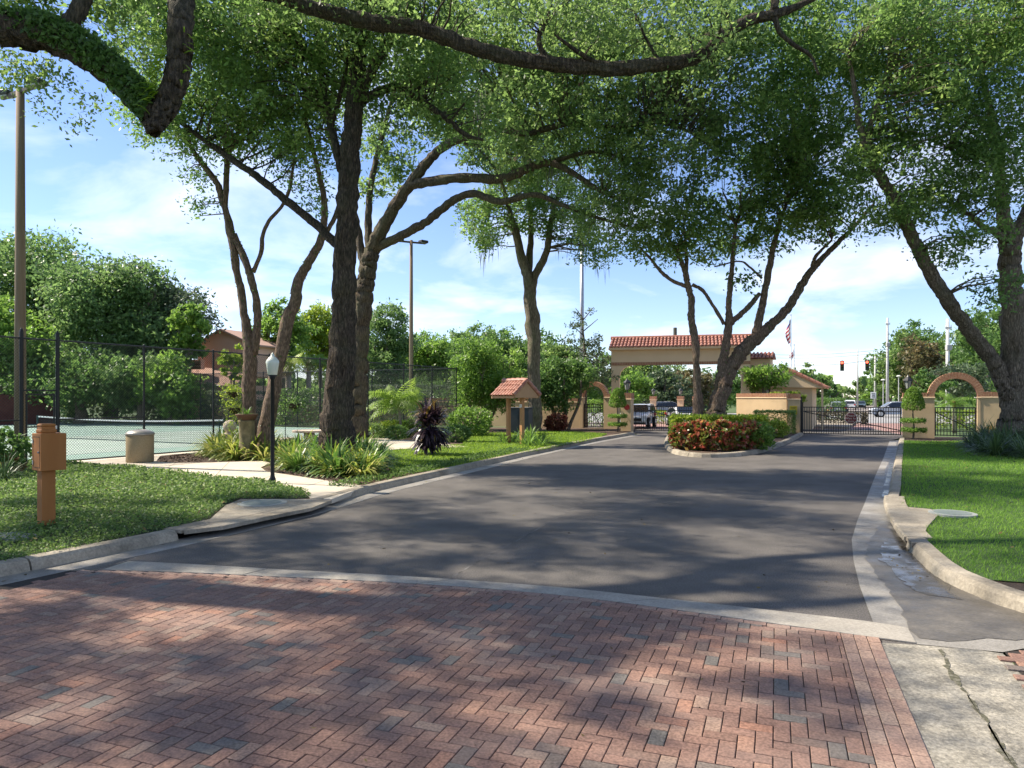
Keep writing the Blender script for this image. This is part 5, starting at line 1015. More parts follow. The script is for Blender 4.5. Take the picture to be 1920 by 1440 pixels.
# island tree
yE = 31.0
make_tree('multi_stem_tree', GX(1335, yE, Z), 'spreading oak with several leaning stems on the planted island',
    [[(1335, 845, yE, 70), (1338, 800, yE, 52), (1345, 760, yE, 40), (1358, 715, yE, 36), (1376, 680, yE, 33), (1400, 650, yE, 31), (1425, 628, yE, 29), (1448, 607, yE, 21), (1478, 577, yE, 19), (1497, 545, yE, 18), (1515, 515, yE, 16), (1542, 484, yE, 13), (1572, 454, yE, 11), (1604, 422, yE, 8), (1640, 380, yE, 5)],
     [(1312, 845, yE + .2, 44), (1310, 780, yE + .2, 25), (1306, 695, yE + .2, 17), (1304, 640, yE + .2, 17), (1296, 598, yE + .2, 18), (1297, 565, yE + .2, 15), (1290, 535, yE + .2, 15), (1283, 505, yE + .2, 12), (1268, 470, yE + .2, 9), (1248, 440, yE + .2, 6)],
     [(1350, 730, yE, 28), (1356, 680, yE, 23), (1362, 640, yE, 20), (1367, 605, yE, 18), (1366, 570, yE, 14), (1371, 520, yE, 12), (1375, 470, yE, 10), (1380, 420, yE, 7)],
     [(1415, 640, yE, 22), (1424, 595, yE, 18), (1434, 548, yE, 16), (1443, 500, yE, 15), (1450, 465, yE, 13), (1465, 410, yE, 9), (1490, 340, yE, 5)],
     [(1370, 606, yE, 14), (1390, 588, yE - .1, 13), (1410, 568, yE - .1, 12), (1424, 550, yE, 9)],
     [(1358, 608, yE, 9), (1336, 572, yE, 8), (1318, 545, yE, 8), (1298, 534, yE + .1, 9)],
     [(1290, 538, yE + .2, 10), (1262, 527, yE + .3, 9), (1238, 508, yE + .4, 8), (1215, 480, yE + .5, 6), (1190, 455, yE + .6, 3)],
     [(1428, 522, yE, 6), (1405, 500, yE - .2, 5), (1385, 490, yE - .3, 4), (1340, 500, yE - .4, 3)], [(1288, 520, yE + .2, 9), (1286, 470, yE + .3, 8), (1282, 420, yE + .4, 5)], [(1522, 505, yE, 9), (1530, 480, yE - .2, 8), (1560, 450, yE - .4, 5)]],
    [(1225, 465, 31, 60, 30, 2, .8), (1290, 440, 31, 80, 50, 3), (1390, 430, 31, 90, 45, 3), (1470, 400, 31, 100, 60, 3.5), (1560, 410, 30.5, 60, 45, 2.5, .9), (1400, 340, 30, 120, 70, 3.5), (1530, 320, 29.5, 110, 80, 3.5), (1440, 230, 29, 130, 80, 3.5), (1560, 210, 28.5, 90, 80, 3.5, .9), (1390, 530, 31, 18, 20, .5, .8), (1320, 480, 31, 40, 20, 1, .6), (1470, 120, 28, 120, 80, 3.5), (1570, 80, 27, 80, 70, 3, .8), (1350, 60, 28, 90, 60, 3)],
    L_oak, M_barkb, n=14, ivy=1600, ws=.78, dens=1.75, leaf_px=8.6, world_blobs=[((13, 29, 17), (5, 4.5, 2.4), 9000, .18)], twig=.55)
# right hand oak
yG = 27.0
make_tree('oak_tree', GX(1906, yG, Z), 'massive oak at the right edge with one limb leaning left over the lawn',
    [[(1908, 870, yG, 96), (1907, 830, yG, 74), (1905, 780, yG, 62), (1903, 700, yG, 52), (1900, 610, yG, 47), (1896, 530, yG, 43), (1893, 475, yG, 41), (1890, 440, yG, 36), (1882, 400, yG, 25), (1876, 350, yG, 22), (1872, 290, yG, 19), (1860, 220, yG - .4, 15), (1840, 130, yG - 1, 10)],
     [(1898, 470, yG, 30), (1912, 425, yG, 27), (1932, 385, yG, 24), (1950, 300, yG, 20), (1960, 200, yG, 12)],
     [(1896, 745, yG, 40), (1880, 715, yG, 36), (1866, 685, yG, 32), (1842, 650, yG - .2, 30), (1808, 608, yG - .5, 29), (1775, 560, yG - .8, 29), (1742, 508, yG - 1, 28), (1710, 443, yG - 1.2, 26), (1690, 398, yG - 1.4, 25), (1668, 357, yG - 1.6, 23), (1648, 325, yG - 1.8, 21), (1628, 285, yG - 2, 18), (1612, 235, yG - 2.2, 15), (1605, 180, yG - 2.4, 11), (1590, 100, yG - 2.6, 7)],
     [(1626, 285, yG - 2, 14), (1632, 235, yG - 2.2, 12), (1645, 195, yG - 2.3, 10), (1662, 140, yG - 2.4, 7), (1668, 90, yG - 2.5, 4)],
     [(1886, 458, yG, 16), (1868, 436, yG - .3, 14), (1846, 428, yG - .6, 12), (1820, 405, yG - 1, 9), (1790, 385, yG - 1.3, 5)],
     [(1872, 300, yG, 14), (1840, 290, yG - .4, 12), (1810, 295, yG - .7, 9), (1780, 280, yG - 1, 5)], [(1870, 290, yG, 12), (1850, 240, yG - .5, 10), (1822, 205, yG - .8, 8)]],
    [(1730, 90, 24.5, 110, 80, 3.2), (1850, 110, 24, 90, 110, 3.2), (1690, 210, 24.5, 90, 70, 3), (1790, 240, 25, 110, 80, 3.2, .9), (1820, 350, 25.5, 100, 60, 3), (1730, 370, 25, 70, 55, 2.4, .85), (1775, 465, 25.5, 60, 30, 1.6, .85), (1665, 400, 25, 45, 45, 1.6, .7), (1900, 260, 24.5, 60, 70, 2.4), (1870, 535, 25, 45, 25, 1.4, .7), (1640, 310, 25, 55, 60, 2, .7), (1640, 60, 24, 80, 60, 2.6, .9), (1920, 30, 23, 80, 60, 2.6), (1850, 440, 25, 40, 30, 1.3, .5)],
    L_oak, M_bark, n=18, ws=.82, dens=2.15, leaf_px=8.4, world_blobs=[((15, 25, 15.5), (4.5, 4, 2), 8000, .15), ((20, 24, 14), (3, 4, 3.5), 6000, .15)], twig=.5)
# near oak left of the viewer: drooping limb with ferns, and the dark limb along the top
V = Vector
tl = make_tree('oak_tree', V((-8.8, 9.3, Z)), 'near oak with a drooping fern covered limb across the upper left',
    [[(V((-8.9, 9.3, 0)), .55), (V((-8.8, 9.3, .6)), .44), (V((-8.75, 9.25, 2.5)), .38), (V((-8.6, 9.2, 5.0)), .36), (V((-8.5, 9.2, 6.6)), .36), (V((-8.3, 9.4, 8.2)), .32), (V((-7.8, 10.4, 9.6)), .24), (V((-7, 11, 11)), .14)],
     [(V((-8.5, 9.2, 6.3)), .33), (-170, 20, 9.1, 66), (-60, 42, 9, 64), (20, 55, 9, 62), (90, 68, 9, 58), (155, 98, 9, 52), (215, 142, 9, 48), (262, 190, 9, 46), (292, 226, 9, 44), (308, 205, 9, 44), (325, 165, 9, 43), (335, 115, 9, 44), (337, 55, 9, 45), (338, 0, 9.2, 46), (340, -90, 9.5, 40), (350, -190, 10, 26)],
     [(300, 205, 9.05, 42), (290, 232, 8.95, 36), (288, 247, 8.9, 26)], [(110, 75, 9, 34), (135, 40, 9.05, 32), (160, -10, 9.15, 28), (190, -120, 9.4, 18)],
     [(V((-8.3, 9.4, 8.2)), .22), (V((-6.6, 10.6, 9.1)), .2), (V((-5.3, 11.6, 9.0)), .17), (510, -12, 12, 28), (580, 14, 12, 27), (645, 30, 12, 27), (700, 42, 12, 29), (780, 52, 12, 28), (860, 80, 12, 27), (950, 106, 12, 27), (1040, 120, 12, 27), (1130, 128, 12, 27), (1210, 124, 12, 26), (1290, 113, 12, 24), (1325, 95, 12, 22), (1360, 62, 12, 21), (1410, 36, 12, 20), (1450, 28, 12, 18), (1490, 14, 12, 13), (1540, -10, 12, 9)],
     [(1450, 26, 12, 12), (1462, 60, 12, 9), (1490, 85, 12, 8), (1520, 105, 12.1, 6), (1535, 140, 12.1, 4)], [(1030, 118, 12, 12), (1010, 80, 12, 10), (1020, 50, 12, 7)], [(1240, 122, 12, 8), (1210, 70, 12, 5), (1190, 20, 12, 4)], [(1130, 126, 12, 10), (1080, 95, 11.8, 8), (1040, 65, 11.7, 4)], [(1452, 20, 12, 16), (1455, -30, 12, 12)]],
    [(60, 150, 13, 90, 55, 1.0, .40), (130, 210, 12.5, 60, 30, .7, .34), (30, 110, 13, 70, 40, 1.0, .45), (230, 90, 13, 70, 70, 1.0, .5), (800, 10, 12, 150, 35, 1, .8), (1080, 30, 12, 130, 55, 1.1, .75), (1280, 60, 12, 110, 55, 1.1, .65), (620, 5, 12, 90, 30, .8, .8), (1340, 130, 12, 60, 40, .8, .35), (1150, 60, 12, 120, 50, 1, .6)],
    L_oakd, M_barkd, leaf_px=9.5, dens=1.2, ws=.95, crad=.30, per=36, n=16, twig=.4, reach=1.9, wcr=1.8, wper=260,
    world_blobs=[((-9.5, 8.0, 9.4), (4.2, 3.6, 1.3), 11500, .15), ((-9.5, 12.0, 10.4), (4.5, 3.0, 1.3), 11000, .15), ((-14, 9.5, 9.5), (3.5, 4.5, 1.4), 11000, .15), ((-15.2, 15, 10.6), (3.4, 3.4, 1.2), 8000, .15), ((-3, 12.3, 10.4), (4, 2.6, 1.0), 8000, .085), ((3, 12.6, 10.6), (4, 2.4, 1.0), 6000, .085), ((-4.5, 7.5, 10.0), (3, 3, 1.0), 8000, .10)])  # unseen crown blobs, added and clumped to throw dappled shade on the ground
# ferns and creeper on the drooping limb
def strap_co(c, d, ln, wd, droop, n=4):        # one arching strap, as quads
    d = Vector(d).normalized(); s = Vector((-d.y, d.x, 0)); s = s.normalized() if s.length > .01 else Vector((1, 0, 0)); q = []; p = Vector(c); dd = d.copy(); prev = None
    for i in range(n + 1):
        t = i / n; w_ = wd * (1 - t * t) * (.55 + .9 * min(1, t * 3)) + .0015
        cur = (p - s * w_ / 2, p + s * w_ / 2)
        if prev: q += [prev[0], prev[1], cur[1], cur[0]]
        prev = cur; dd = (dd + Vector((0, 0, -droop / n))).normalized(); p = p + dd * ln / n
    return q
q = []; rr = random.Random(3)
for (u0, v0, u1, v1, k, sd_) in ((286, 215, 310, 90, 70, -1), (345, 150, 350, 60, 10, 1)):
    for i in range(k):
        t = rr.random() ** .8; c = A(u0 + (u1 - u0) * t + rr.uniform(-6, 6), v0 + (v1 - v0) * t, 8.85 + rr.uniform(-.05, .1)); d = Vector((sd_ * rr.uniform(.2, 1), rr.uniform(-.7, .3), rr.uniform(-.2, .9)))
        q += strap_co(c, d, rr.uniform(.14, .30), rr.uniform(.014, .03), rr.uniform(.8, 2.0))
bs = np.array([8.8, -9.3, -Z]); me = npmesh('fern', np.array([v[:] for v in q]) + bs, 4, rng.uniform(0, 1, len(q) // 4)); tag(link('fern', me, L_fern, tl), kind='stuff')
q = []; k = 3600; t = rng.uniform(0, 1, k); poly = [(-30, 45), (60, 55), (110, 72), (160, 98), (215, 140), (262, 188), (285, 215)]
iu = np.interp(t, np.linspace(0, 1, 7), [p[0] for p in poly]); iv = np.interp(t, np.linspace(0, 1, 7), [p[1] for p in poly])
ang = rng.uniform(0, 2 * np.pi, k); rad = .19 * rng.uniform(.85, 1.2, k); C0 = np.array([A(a, b, 9)[:] for a, b in zip(iu, iv)])
P = C0 + np.stack([np.sin(ang) * .4 * rad, -np.abs(np.cos(ang)) * rad, np.sin(ang) * rad * .95 + .02], 1)
P += np.where(rng.uniform(0, 1, (k, 1)) < .3, rng.normal(size=(k, 3)) * .03, 0); P = P[P[:, 2] - C0[:, 2] > -.13]
me = npmesh('creeper', leafco(P + bs, .075, .55, .4), 4, np.clip(rng.normal(.35, .2, len(P)), 0, 1)); link('creeper', me, L_mid, tl)
# ------------------------------------------------------------------ trees beyond
L_bg = leafmat('far_leaves', [(0, (.065, .12, .04)), (.5, (.115, .195, .06)), (1, (.185, .275, .09))], .45)
def bgtree(u, y, vt, hw, vb, label, lm=None, bark=None, name='broadleaf_tree', grow=1.22, dens=2.1, leaf_px=6.0, k=9, group=None, cr=None, z=0.0, moss=0, vtrunk=None):
    hw = hw * grow; b = GX(u, y, z); s = y / F; rr = random.Random(int(u * 7 + y)); cy = (vt + vb) / 2; hv = (vb - vt) / 2; blobs = []
    for i in range(k):
        a = 2 * math.pi * i / k + rr.random(); f = rr.uniform(.35, .62)
        blobs.append((u + math.cos(a) * hw * f, cy - math.sin(a) * hv * f, y + rr.uniform(-.5, .5) * hw * s * .8, hw * rr.uniform(.38, .52), hv * rr.uniform(.36, .5), hw * s * .42, .8))
    blobs.append((u, cy, y, hw * .6, hv * .6, hw * s * .5, .7))
    tr = [[(V((b.x, b.y, z - .1)), max(.12, hw * s * .10)), (V((b.x + .1, b.y, z + (A(u, vb, y).z - z) * .6)), max(.09, hw * s * .075)), (A(u, cy + hv * .3, y), max(.07, hw * s * .06)), (A(u + 3, cy - hv * .4, y), .05)]]
    for i in range(3): tr.append([(A(u, cy + hv * (.7 - .2 * i), y), max(.06, hw * s * .045)), (A(u + (-1) ** i * hw * .3, cy + hv * .1, y), max(.04, hw * s * .03)), (A(u + (-1) ** i * hw * .6, cy - hv * .25, y), .03)])
    return make_tree(name, b, label, tr, blobs, lm or L_mid, bark or M_bark, leaf_px * 1.25, dens, 7, group, twig=.15, crad=cr or hw * s * .16, per=40, moss=moss)
bgtree(70, 66, 425, 120, 700, 'tall bushy oak at far left behind the court', L_bg, leaf_px=6.5, moss=10)
bgtree(205, 60, 448, 120, 730, 'rounded green oak behind the middle of the court', L_bg, leaf_px=6.5)
bgtree(305, 63, 485, 90, 745, 'mossy oak with a ragged right side near the peach house', L_grey, leaf_px=6, moss=40)
bgtree(0, 55, 545, 80, 745, 'bright green tree at the left border beyond the court', L_lite, leaf_px=6.5)
bgtree(150, 54, 640, 120, 770, 'dark understory tree behind the court fence', L_mid, leaf_px=6.5)
bgtree(262, 53, 655, 70, 775, 'shaded green understory tree in the middle of the back fence', L_bg, leaf_px=6.5)
bgtree(318, 52, 655, 62, 800, 'layered yellow green shrub tree right of the back fence middle', L_lite, leaf_px=7)
bgtree(355, 57, 560, 34, 700, 'small olive green tree in front of the peach house', L_lite, leaf_px=6)
bgtree(438, 50, 640, 26, 720, 'small lime tree beside the peach house', L_yell, leaf_px=6)
bgtree(528, 70, 548, 50, 715, 'feathery pale green tree between the slender stems', L_lite, leaf_px=6)
bgtree(600, 84, 555, 50, 720, 'yellow green tree behind the dark oak trunk', L_yell, leaf_px=5)
bgtree(725, 86, 562, 52, 740, 'open crowned tree right of the mossy trunk', L_bg, leaf_px=5)
bgtree(800, 92, 615, 55, 735, 'grassy green tree behind the slim floodlight pole', L_lite, leaf_px=5)
bgtree(885, 104, 600, 52, 735, 'dark tree crest behind the glossy shrub trees', L_bg, leaf_px=5)
bgtree(962, 100, 605, 50, 735, 'dark round tree left of the straight oak trunk', L_mid, leaf_px=5)
bgtree(1050, 108, 630, 45, 735, 'low dark tree right of the straight oak trunk', L_oakd, leaf_px=5)
bgtree(1185, 78, 692, 40, 765, 'bright green tree under the gateway canopy', L_lite, leaf_px=5.5)
bgtree(1245, 84, 684, 46, 775, 'grey green magnolia under the gateway canopy', L_grey, leaf_px=5.5)
bgtree(1300, 88, 688, 40, 770, 'olive tree behind the island trunk beneath the canopy', L_brown, leaf_px=5.5)
bgtree(1215, 98, 660, 60, 760, 'dark backing tree beyond the entry road', L_oakd, leaf_px=5)
bgtree(1340, 98, 690, 40, 770, 'green backing tree right of the canopy lane', L_mid, leaf_px=5)
for (u, y, vt, hw, vb, lab, lm) in ((1512, 105, 668, 24, 765, 'dark street tree right of the flagpoles', L_oakd), (1535, 125, 690, 26, 765, 'green street tree left of the far street', L_mid), (1560, 160, 712, 22, 765, 'smaller street tree down the left of the far street', L_mid), (1578, 230, 726, 20, 760, 'distant street tree near the vanishing point', L_oakd),
                               (1606, 260, 722, 22, 757, 'distant dark tree closing the far street', L_oakd), (1628, 190, 690, 26, 762, 'tall street tree right of the vanishing point', L_oakd), (1648, 140, 700, 26, 772, 'bright street tree beside the white road sign', L_lite), (1690, 108, 612, 40, 765, 'tall dark tree behind the grey utility pole', L_oakd), (1668, 125, 640, 36, 765, 'middle distance tree left of the grey utility pole', L_mid),
                               (1733, 84, 622, 44, 765, 'bronze leaved magnolia above the right topiary', L_brown), (1790, 90, 640, 50, 765, 'green tree behind the pale utility pole', L_mid), (1850, 78, 555, 55, 740, 'large green tree left of the right oak trunk', L_mid), (1800, 58, 672, 60, 748, 'light grey green shrub tree above the right arch', L_grey), (1905, 70, 600, 60, 760, 'green tree behind the right oak trunk', L_mid), (1742, 55, 690, 36, 755, 'mid green tree over the right wall', L_mid)):
    bgtree(u, y, vt, hw, vb, lab, lm, leaf_px=5.5, k=6)
for (u, y, vt, hw, vb, lab, lm) in ((655, 96, 575, 60, 745, 'pale tree filling the gap behind the mossy trunk', L_mid), (765, 112, 610, 60, 745, 'dark tree low behind the slim floodlight pole', L_oakd), (840, 118, 612, 60, 745, 'green tree low between the pole and the shrub trees', L_mid), (1010, 122, 620, 60, 745, 'green tree low behind the straight oak trunk', L_mid), (1130, 104, 650, 55, 750, 'green tree low left of the gateway canopy', L_mid), (1395, 104, 660, 50, 755, 'green tree peeping between the island stems', L_mid), (1480, 118, 690, 36, 760, 'green tree behind the guard house roof', L_mid), (1712, 118, 600, 60, 765, 'broad tree far behind the bronze magnolia', L_mid), (1770, 100, 600, 55, 765, 'broad tree behind the pale utility pole top', L_oakd), (1840, 98, 600, 60, 765, 'broad tree behind the leaning limb', L_lite), (1640, 160, 716, 26, 764, 'small far tree under the right signal', L_mid)):
    bgtree(u, y, vt, hw, vb, lab, lm, leaf_px=5.5, k=7, dens=1.7)
# a far belt of wood that closes the horizon
q = []; lv = []
for i in range(420):
    u = R.uniform(-900, 2900); y = R.uniform(150, 260)
    if 1560 < u < 1640: continue
    p, l_, _ = blob_points((GX(u, y)[0], y, R.uniform(2.5, 5.0)), (7, 5, 4), 150, 30, 1.2); q.append(p); lv.append(l_)
p = np.concatenate(q); me = npmesh('far_wood', leafco(p, 1.7, .7, .4), 4, np.concatenate(lv)); tag(link('far_wood', me, L_oakd), 'dark belt of far woodland along the horizon', 'woodland', kind='stuff')
# glossy multi trunk shrub trees by the wall
for (u, y, vt, hw, vb, lab) in ((905, 43.2, 637, 88, 776, 'glossy multi trunk shrub tree left of the notice shelter'), (1058, 43.6, 648, 66, 778, 'glossy multi trunk shrub tree right of the straight oak')):
    s = y / F; b = GX(u, y, Z); rr = random.Random(u); blobs = []
    for i in range(15): a = rr.uniform(0, 6.28); f = rr.uniform(.3, .68); blobs.append((u + math.cos(a) * hw * f, (vt + vb) / 2 - math.sin(a) * (vb - vt) / 2 * f, y + rr.uniform(-1, 1), hw * .42, (vb - vt) * .23, 1.0, .9))
    tr = [[(V((b.x + .25 * math.cos(a), b.y, Z - .1)), .10), (A(u + math.cos(a) * 14, 790, y), .085), (A(u + math.cos(a) * 30, 755, y), .07), (A(u + math.cos(a) * hw * .55, (vt + vb) / 2, y + math.sin(a)), .04)] for a in np.linspace(.3, 5.8, 6)]
    make_tree('shrub_tree', b, lab, tr, blobs, L_lite if u < 1000 else L_mid, M_bark, 5.6, 1.5, 7, twig=.1, crad=.38, per=45)
# wispy conifer-like tree beside the arch
s = 49 / F; b = GX(1098, 49); make_tree('wispy_tree', b, 'thin wispy grey green tree rising beside the left arch', [[(V((b.x, b.y, 0)), .16), (A(1097, 680, 49), .11), (A(1093, 620, 49), .06), (A(1090, 575, 49), .02)]] + [[(A(1095, v, 49), .04), (A(1095 + d, v - 22, 49), .02)] for v, d in ((690, -35), (680, 40), (660, -30), (650, 36), (630, -24), (620, 26), (600, -16), (598, 18))],
    [(1092, 610, 49, 32, 36, 1.2, .35), (1085, 650, 49, 36, 28, 1.3, .5), (1115, 660, 49, 38, 30, 1.3, .6), (1120, 695, 49, 42, 32, 1.4, .9), (1085, 690, 49, 34, 26, 1.3, .7), (1135, 715, 48.6, 28, 20, 1, .8)], L_grey, M_bark, 5.0, 1.0, 7, twig=.5, crad=.3, per=30)
# ------------------------------------------------------------------ palms and strap plants
def frond_co(c, d, ln, droop, n=7, leaf=.45, wd=.03):
    q = []; p = Vector(c); dd = Vector(d).normalized(); side = Vector((-dd.y, dd.x, 0)); side = side.normalized() if side.length > .01 else Vector((1, 0, 0))
    for i in range(n * 2):
        t = (i + 1) / (n * 2); st = dd * ln / (n * 2); p2 = p + st; q += [p - side * .012, p + side * .012, p2 + side * .01, p2 - side * .01]
        for s_ in (-1, 1):
            L_ = leaf * math.sin(math.pi * min(1, .18 + t * .82)) + .05; e = (side * s_ * .8 + dd * .55 + Vector((0, 0, -.35))).normalized(); m_ = p + e * L_ * .5; e2 = p + (e + Vector((0, 0, -.25))) * L_; wv = dd * wd
            q += [p, m_ + wv * .6, e2, m_ - wv * .6]
        p = p2; dd = (dd + Vector((0, 0, -droop / (n * 2)))).normalized()
    return q
def palm(b, h, crown, label, n=16, ln=1.6, lm=None, r=.14, lean=(0, 0), leaf=.4, cat='palm', wd=.03, dead=0, name='palm_tree', el=(.0, 1.2)):
    th = thing(name, b[:], label, cat); rr = random.Random(int(b.x * 31 + b.y)); topp = b + Vector((lean[0], lean[1], h))
    if h > .3:
        MB().tube([b - Vector((0, 0, .1)), b + Vector((lean[0] * .3, lean[1] * .3, h * .5)), topp], [r * 1.25, r, r * .85], 10, True, .05).part('trunk', M_palmt, th, True)
        MB().tube([topp - Vector((0, 0, .3)), topp + Vector((0, 0, .15))], [r * .9, r * 1.3], 8).part('crownshaft', mat('boot_brown', (.16, .10, .05), (.24, .16, .08), 8, .95), th)
    q = []
    for i in range(n):
        a = 2 * math.pi * i / n + rr.uniform(-.2, .2); e = rr.uniform(*el); q += frond_co(topp, (math.cos(a) * math.cos(e), math.sin(a) * math.cos(e), math.sin(e)), ln * rr.uniform(.8, 1.1), rr.uniform(1.3, 2.3), leaf=leaf, wd=wd)
    o_ = np.array(b[:]); me = npmesh('fronds', np.array([v[:] for v in q]) - o_, 4, np.clip(rng.normal(.5, .2, len(q) // 4), 0, 1)); link('fronds', me, lm or L_lite, th)
    if dead:
        q = []
        for i in range(dead): a = rr.uniform(0, 6.28); q += frond_co(topp, (math.cos(a) * .6, math.sin(a) * .6, -.6), ln * .6, .9, n=5, leaf=leaf * .6, wd=wd)
        me = npmesh('dry_fronds', np.array([v[:] for v in q]) - o_, 4, rng.uniform(0, 1, len(q) // 4)); link('dry_fronds', me, leafmat('dry_fronds', [(0, (.16, .11, .04)), (1, (.34, .25, .10))], .2), th)
    return th
palm(GX(579, 68), 5.6, 0, 'palm with drooping yellowed fronds left of the dark oak', 22, 2.4, L_lite, .24, leaf=.8, dead=10, wd=.06)
palm(GX(541, 62), 5.0, 0, 'pale trunked palm between the slender stems and lamp', 18, 2.2, L_yell, .26, leaf=.8, dead=8, wd=.06)
palm(GX(752, 35.5, Z), 1.75, 0, 'small feathery palm in front of the court fence', 34, 2.0, leafmat('palm_fresh', [(0, (.12, .20, .03)), (1, (.25, .36, .06))], .45), .07, lean=(-.15, 0), leaf=.55, wd=.075, el=(-.15, 1.15))
palm(GX(784, 58), 2.2, 0, 'clumping areca palm behind the slim floodlight pole', 30, 3.0, L_mid, .2, leaf=.7, wd=.05, el=(.6, 1.4))
palm(GX(845, 60), 2.0, 0, 'clumping areca palm left of the glossy shrub tree', 26, 2.6, L_mid, .2, leaf=.7, wd=.05, el=(.6, 1.4))
palm(GX(1789, 42.5), 1.75, 0, 'young palm seen through the right arch', 22, 1.5, L_lite, .09, leaf=.42, wd=.035)
STR = {}
def strap_plant(name, loc, label, kind, cat='plant', group=None, sc=1.0, var=0):
    spec = dict(vari=(80, .62, .036, 1.7, L_vari), green=(90, .66, .032, 1.7, L_strap), dark=(150, .78, .018, 1.5, L_dstrap), purple=(170, .50, .06, 1.25, L_purple), orange=(46, .55, .045, 1.2, L_pine), spider=(40, .5, .03, 1.9, L_vari), bird=(22, .95, .15, .9, L_strap), lily=(46, .62, .03, 1.5, leafmat('lily_straps', [(0, (.07, .14, .02)), (1, (.18, .30, .05))], .4)))[kind]
    key = (kind, var)
    if key not in STR:
        n, ln, wd, dr, lm = spec; rr = random.Random(hash(kind) % 97 + var * 13 if False else len(kind) * 11 + var * 13); q = []; lv = []
        for i in range(n):
            a = rr.uniform(0, 6.28); e = rr.uniform(.55, 1.45); r0 = rr.uniform(0, .10); z0 = 0
            if kind == 'purple': z0 = rr.uniform(.22, .92); e = rr.uniform(-.25, .45) if z0 < .66 else rr.uniform(.5, 1.45)
            t = strap_co((math.cos(a) * r0, math.sin(a) * r0, z0), (math.cos(a) * math.cos(e), math.sin(a) * math.cos(e), math.sin(e)), ln * rr.uniform(.65, 1.1), wd * rr.uniform(.7, 1.2), dr * rr.uniform(.7, 1.3), 4); q += t; lv += [rr.random()] * (len(t) // 4)
            if kind == 'purple' and z0 > .88 and rr.random() < .3: lv[-4:] = [1.0] * 4
        me = npmesh(name, np.array([v[:] for v in q]), 4, lv); me.materials.append(lm); STR[key] = me
    o = inst(name, STR[key], loc, None, R.uniform(0, 6.28), (sc, sc, sc * R.uniform(.9, 1.1))); return tag(o, label, cat, group)
def scatter_straps(poly_px, n, kind, label, group, sc=(.8, 1.15), name='strap_plant', mind=.34, z=.125):
    P = [G(u, v, z) for u, v in poly_px]; xs = [p.x for p in P]; ys = [p.y for p in P]; got = []; tries = 0
    while len(got) < n and tries < 6000:
        tries += 1; c = np.array([[R.uniform(min(xs), max(xs)), R.uniform(min(ys), max(ys))]])
        if not inside(c, P)[0] or any(np.hypot(*(c[0] - g)) < mind for g in got): continue
        got.append(c[0])
    for i, g in enumerate(got): strap_plant(name, (g[0], g[1], z), label, kind if not isinstance(kind, tuple) else kind[i % len(kind)], 'plant', group, R.uniform(*sc), i % 4)
scatter_straps([(395, 860), (480, 864), (505, 862), (520, 845), (470, 835), (410, 842)], 50, 'vari', 'clump of yellow green strap leaves in the bed beside the multi stem tree', 'strap leaf clumps beside the multi stem tree', (1.45, 1.95), mind=.29)
scatter_straps([(525, 870), (560, 882), (640, 898), (680, 896), (705, 878), (690, 855), (560, 850), (520, 855)], 62, ('vari', 'vari', 'green'), 'clump of striped strap leaves at the foot of the dark oak', 'strap leaf clumps under the dark oak', (1.3, 1.8), mind=.3)
scatter_straps([(655, 880), (690, 890), (718, 872), (712, 850), (670, 850)], 16, 'green', 'clump of deep green strap leaves right of the dark oak', 'deep green strap clumps right of the dark oak', (1.15, 1.55), mind=.4)
scatter_straps([(528, 862), (575, 868), (570, 852), (530, 850)], 5, 'orange', 'orange tinged strap leaf clump beside the lamp post', 'orange tinged clumps beside the lamp post', (.8, 1.1), 'strap_plant', .4)
scatter_straps([(940, 832), (1010, 838), (1035, 830), (1000, 824), (950, 825)], 12, 'lily', 'bright green lily clump at the foot of the notice shelter', 'lily clumps under the notice shelter', (1.1, 1.4), 'lily_plant', .32)
scatter_straps([(1815, 846), (1870, 856), (1960, 862), (1960, 838), (1880, 830), (1830, 832)], 30, 'dark', 'dark green ornamental grass clump around the right oak', 'grass clumps around the right oak', (1.2, 1.8), 'ornamental_grass', .38)
pu = G(806, 852, .125); th = thing('purple_plant', pu[:], 'dark purple strap leaved plant standing on the sunny lawn', 'plant')
for i in range(3): o = strap_plant('foliage', (0, 0, 0), None, 'purple', None, None, 1.42, i); o.parent = th; o.location = (.22 * math.cos(i * 2.1), .22 * math.sin(i * 2.1), .1 - .05 * i); [o.pop(k_) for k_ in ('label', 'category') if k_ in o]
for i in range(5): MB().tube([pu + V((.2 * math.cos(i * 1.3), .2 * math.sin(i * 1.3), -.05)), pu + V((.12 * math.cos(i * 1.3), .12 * math.sin(i * 1.3), .8))], .025, 6).part('stem', M_bark, th)
tag(strap_plant('bird_of_paradise', GX(1386, 36.0, .12), None, 'bird', 'plant', None, 1.35, 0), 'broad leaved green plant right of the island trunk', 'plant'); tag(strap_plant('bird_of_paradise', GX(1400, 36.6, .12), None, 'bird', 'plant', None, 1.2, 1), 'second broad leaved plant farther right of the island trunk', 'plant')
for i, (u, y) in enumerate(((1852, 31), (1873, 30.5))): tag(strap_plant('bromeliad', GX(u, y, .12), None, 'orange', 'plant', None, 1.5, i), ('left' if i == 0 else 'right') + ' orange leaved plant against the right garden wall', 'plant')
tag(strap_plant('strap_plant', GX(8, 17, .12), None, 'dark', 'plant', None, 1.1, 2), 'dark leafy plant at the left border below the floodlight pole', 'plant')
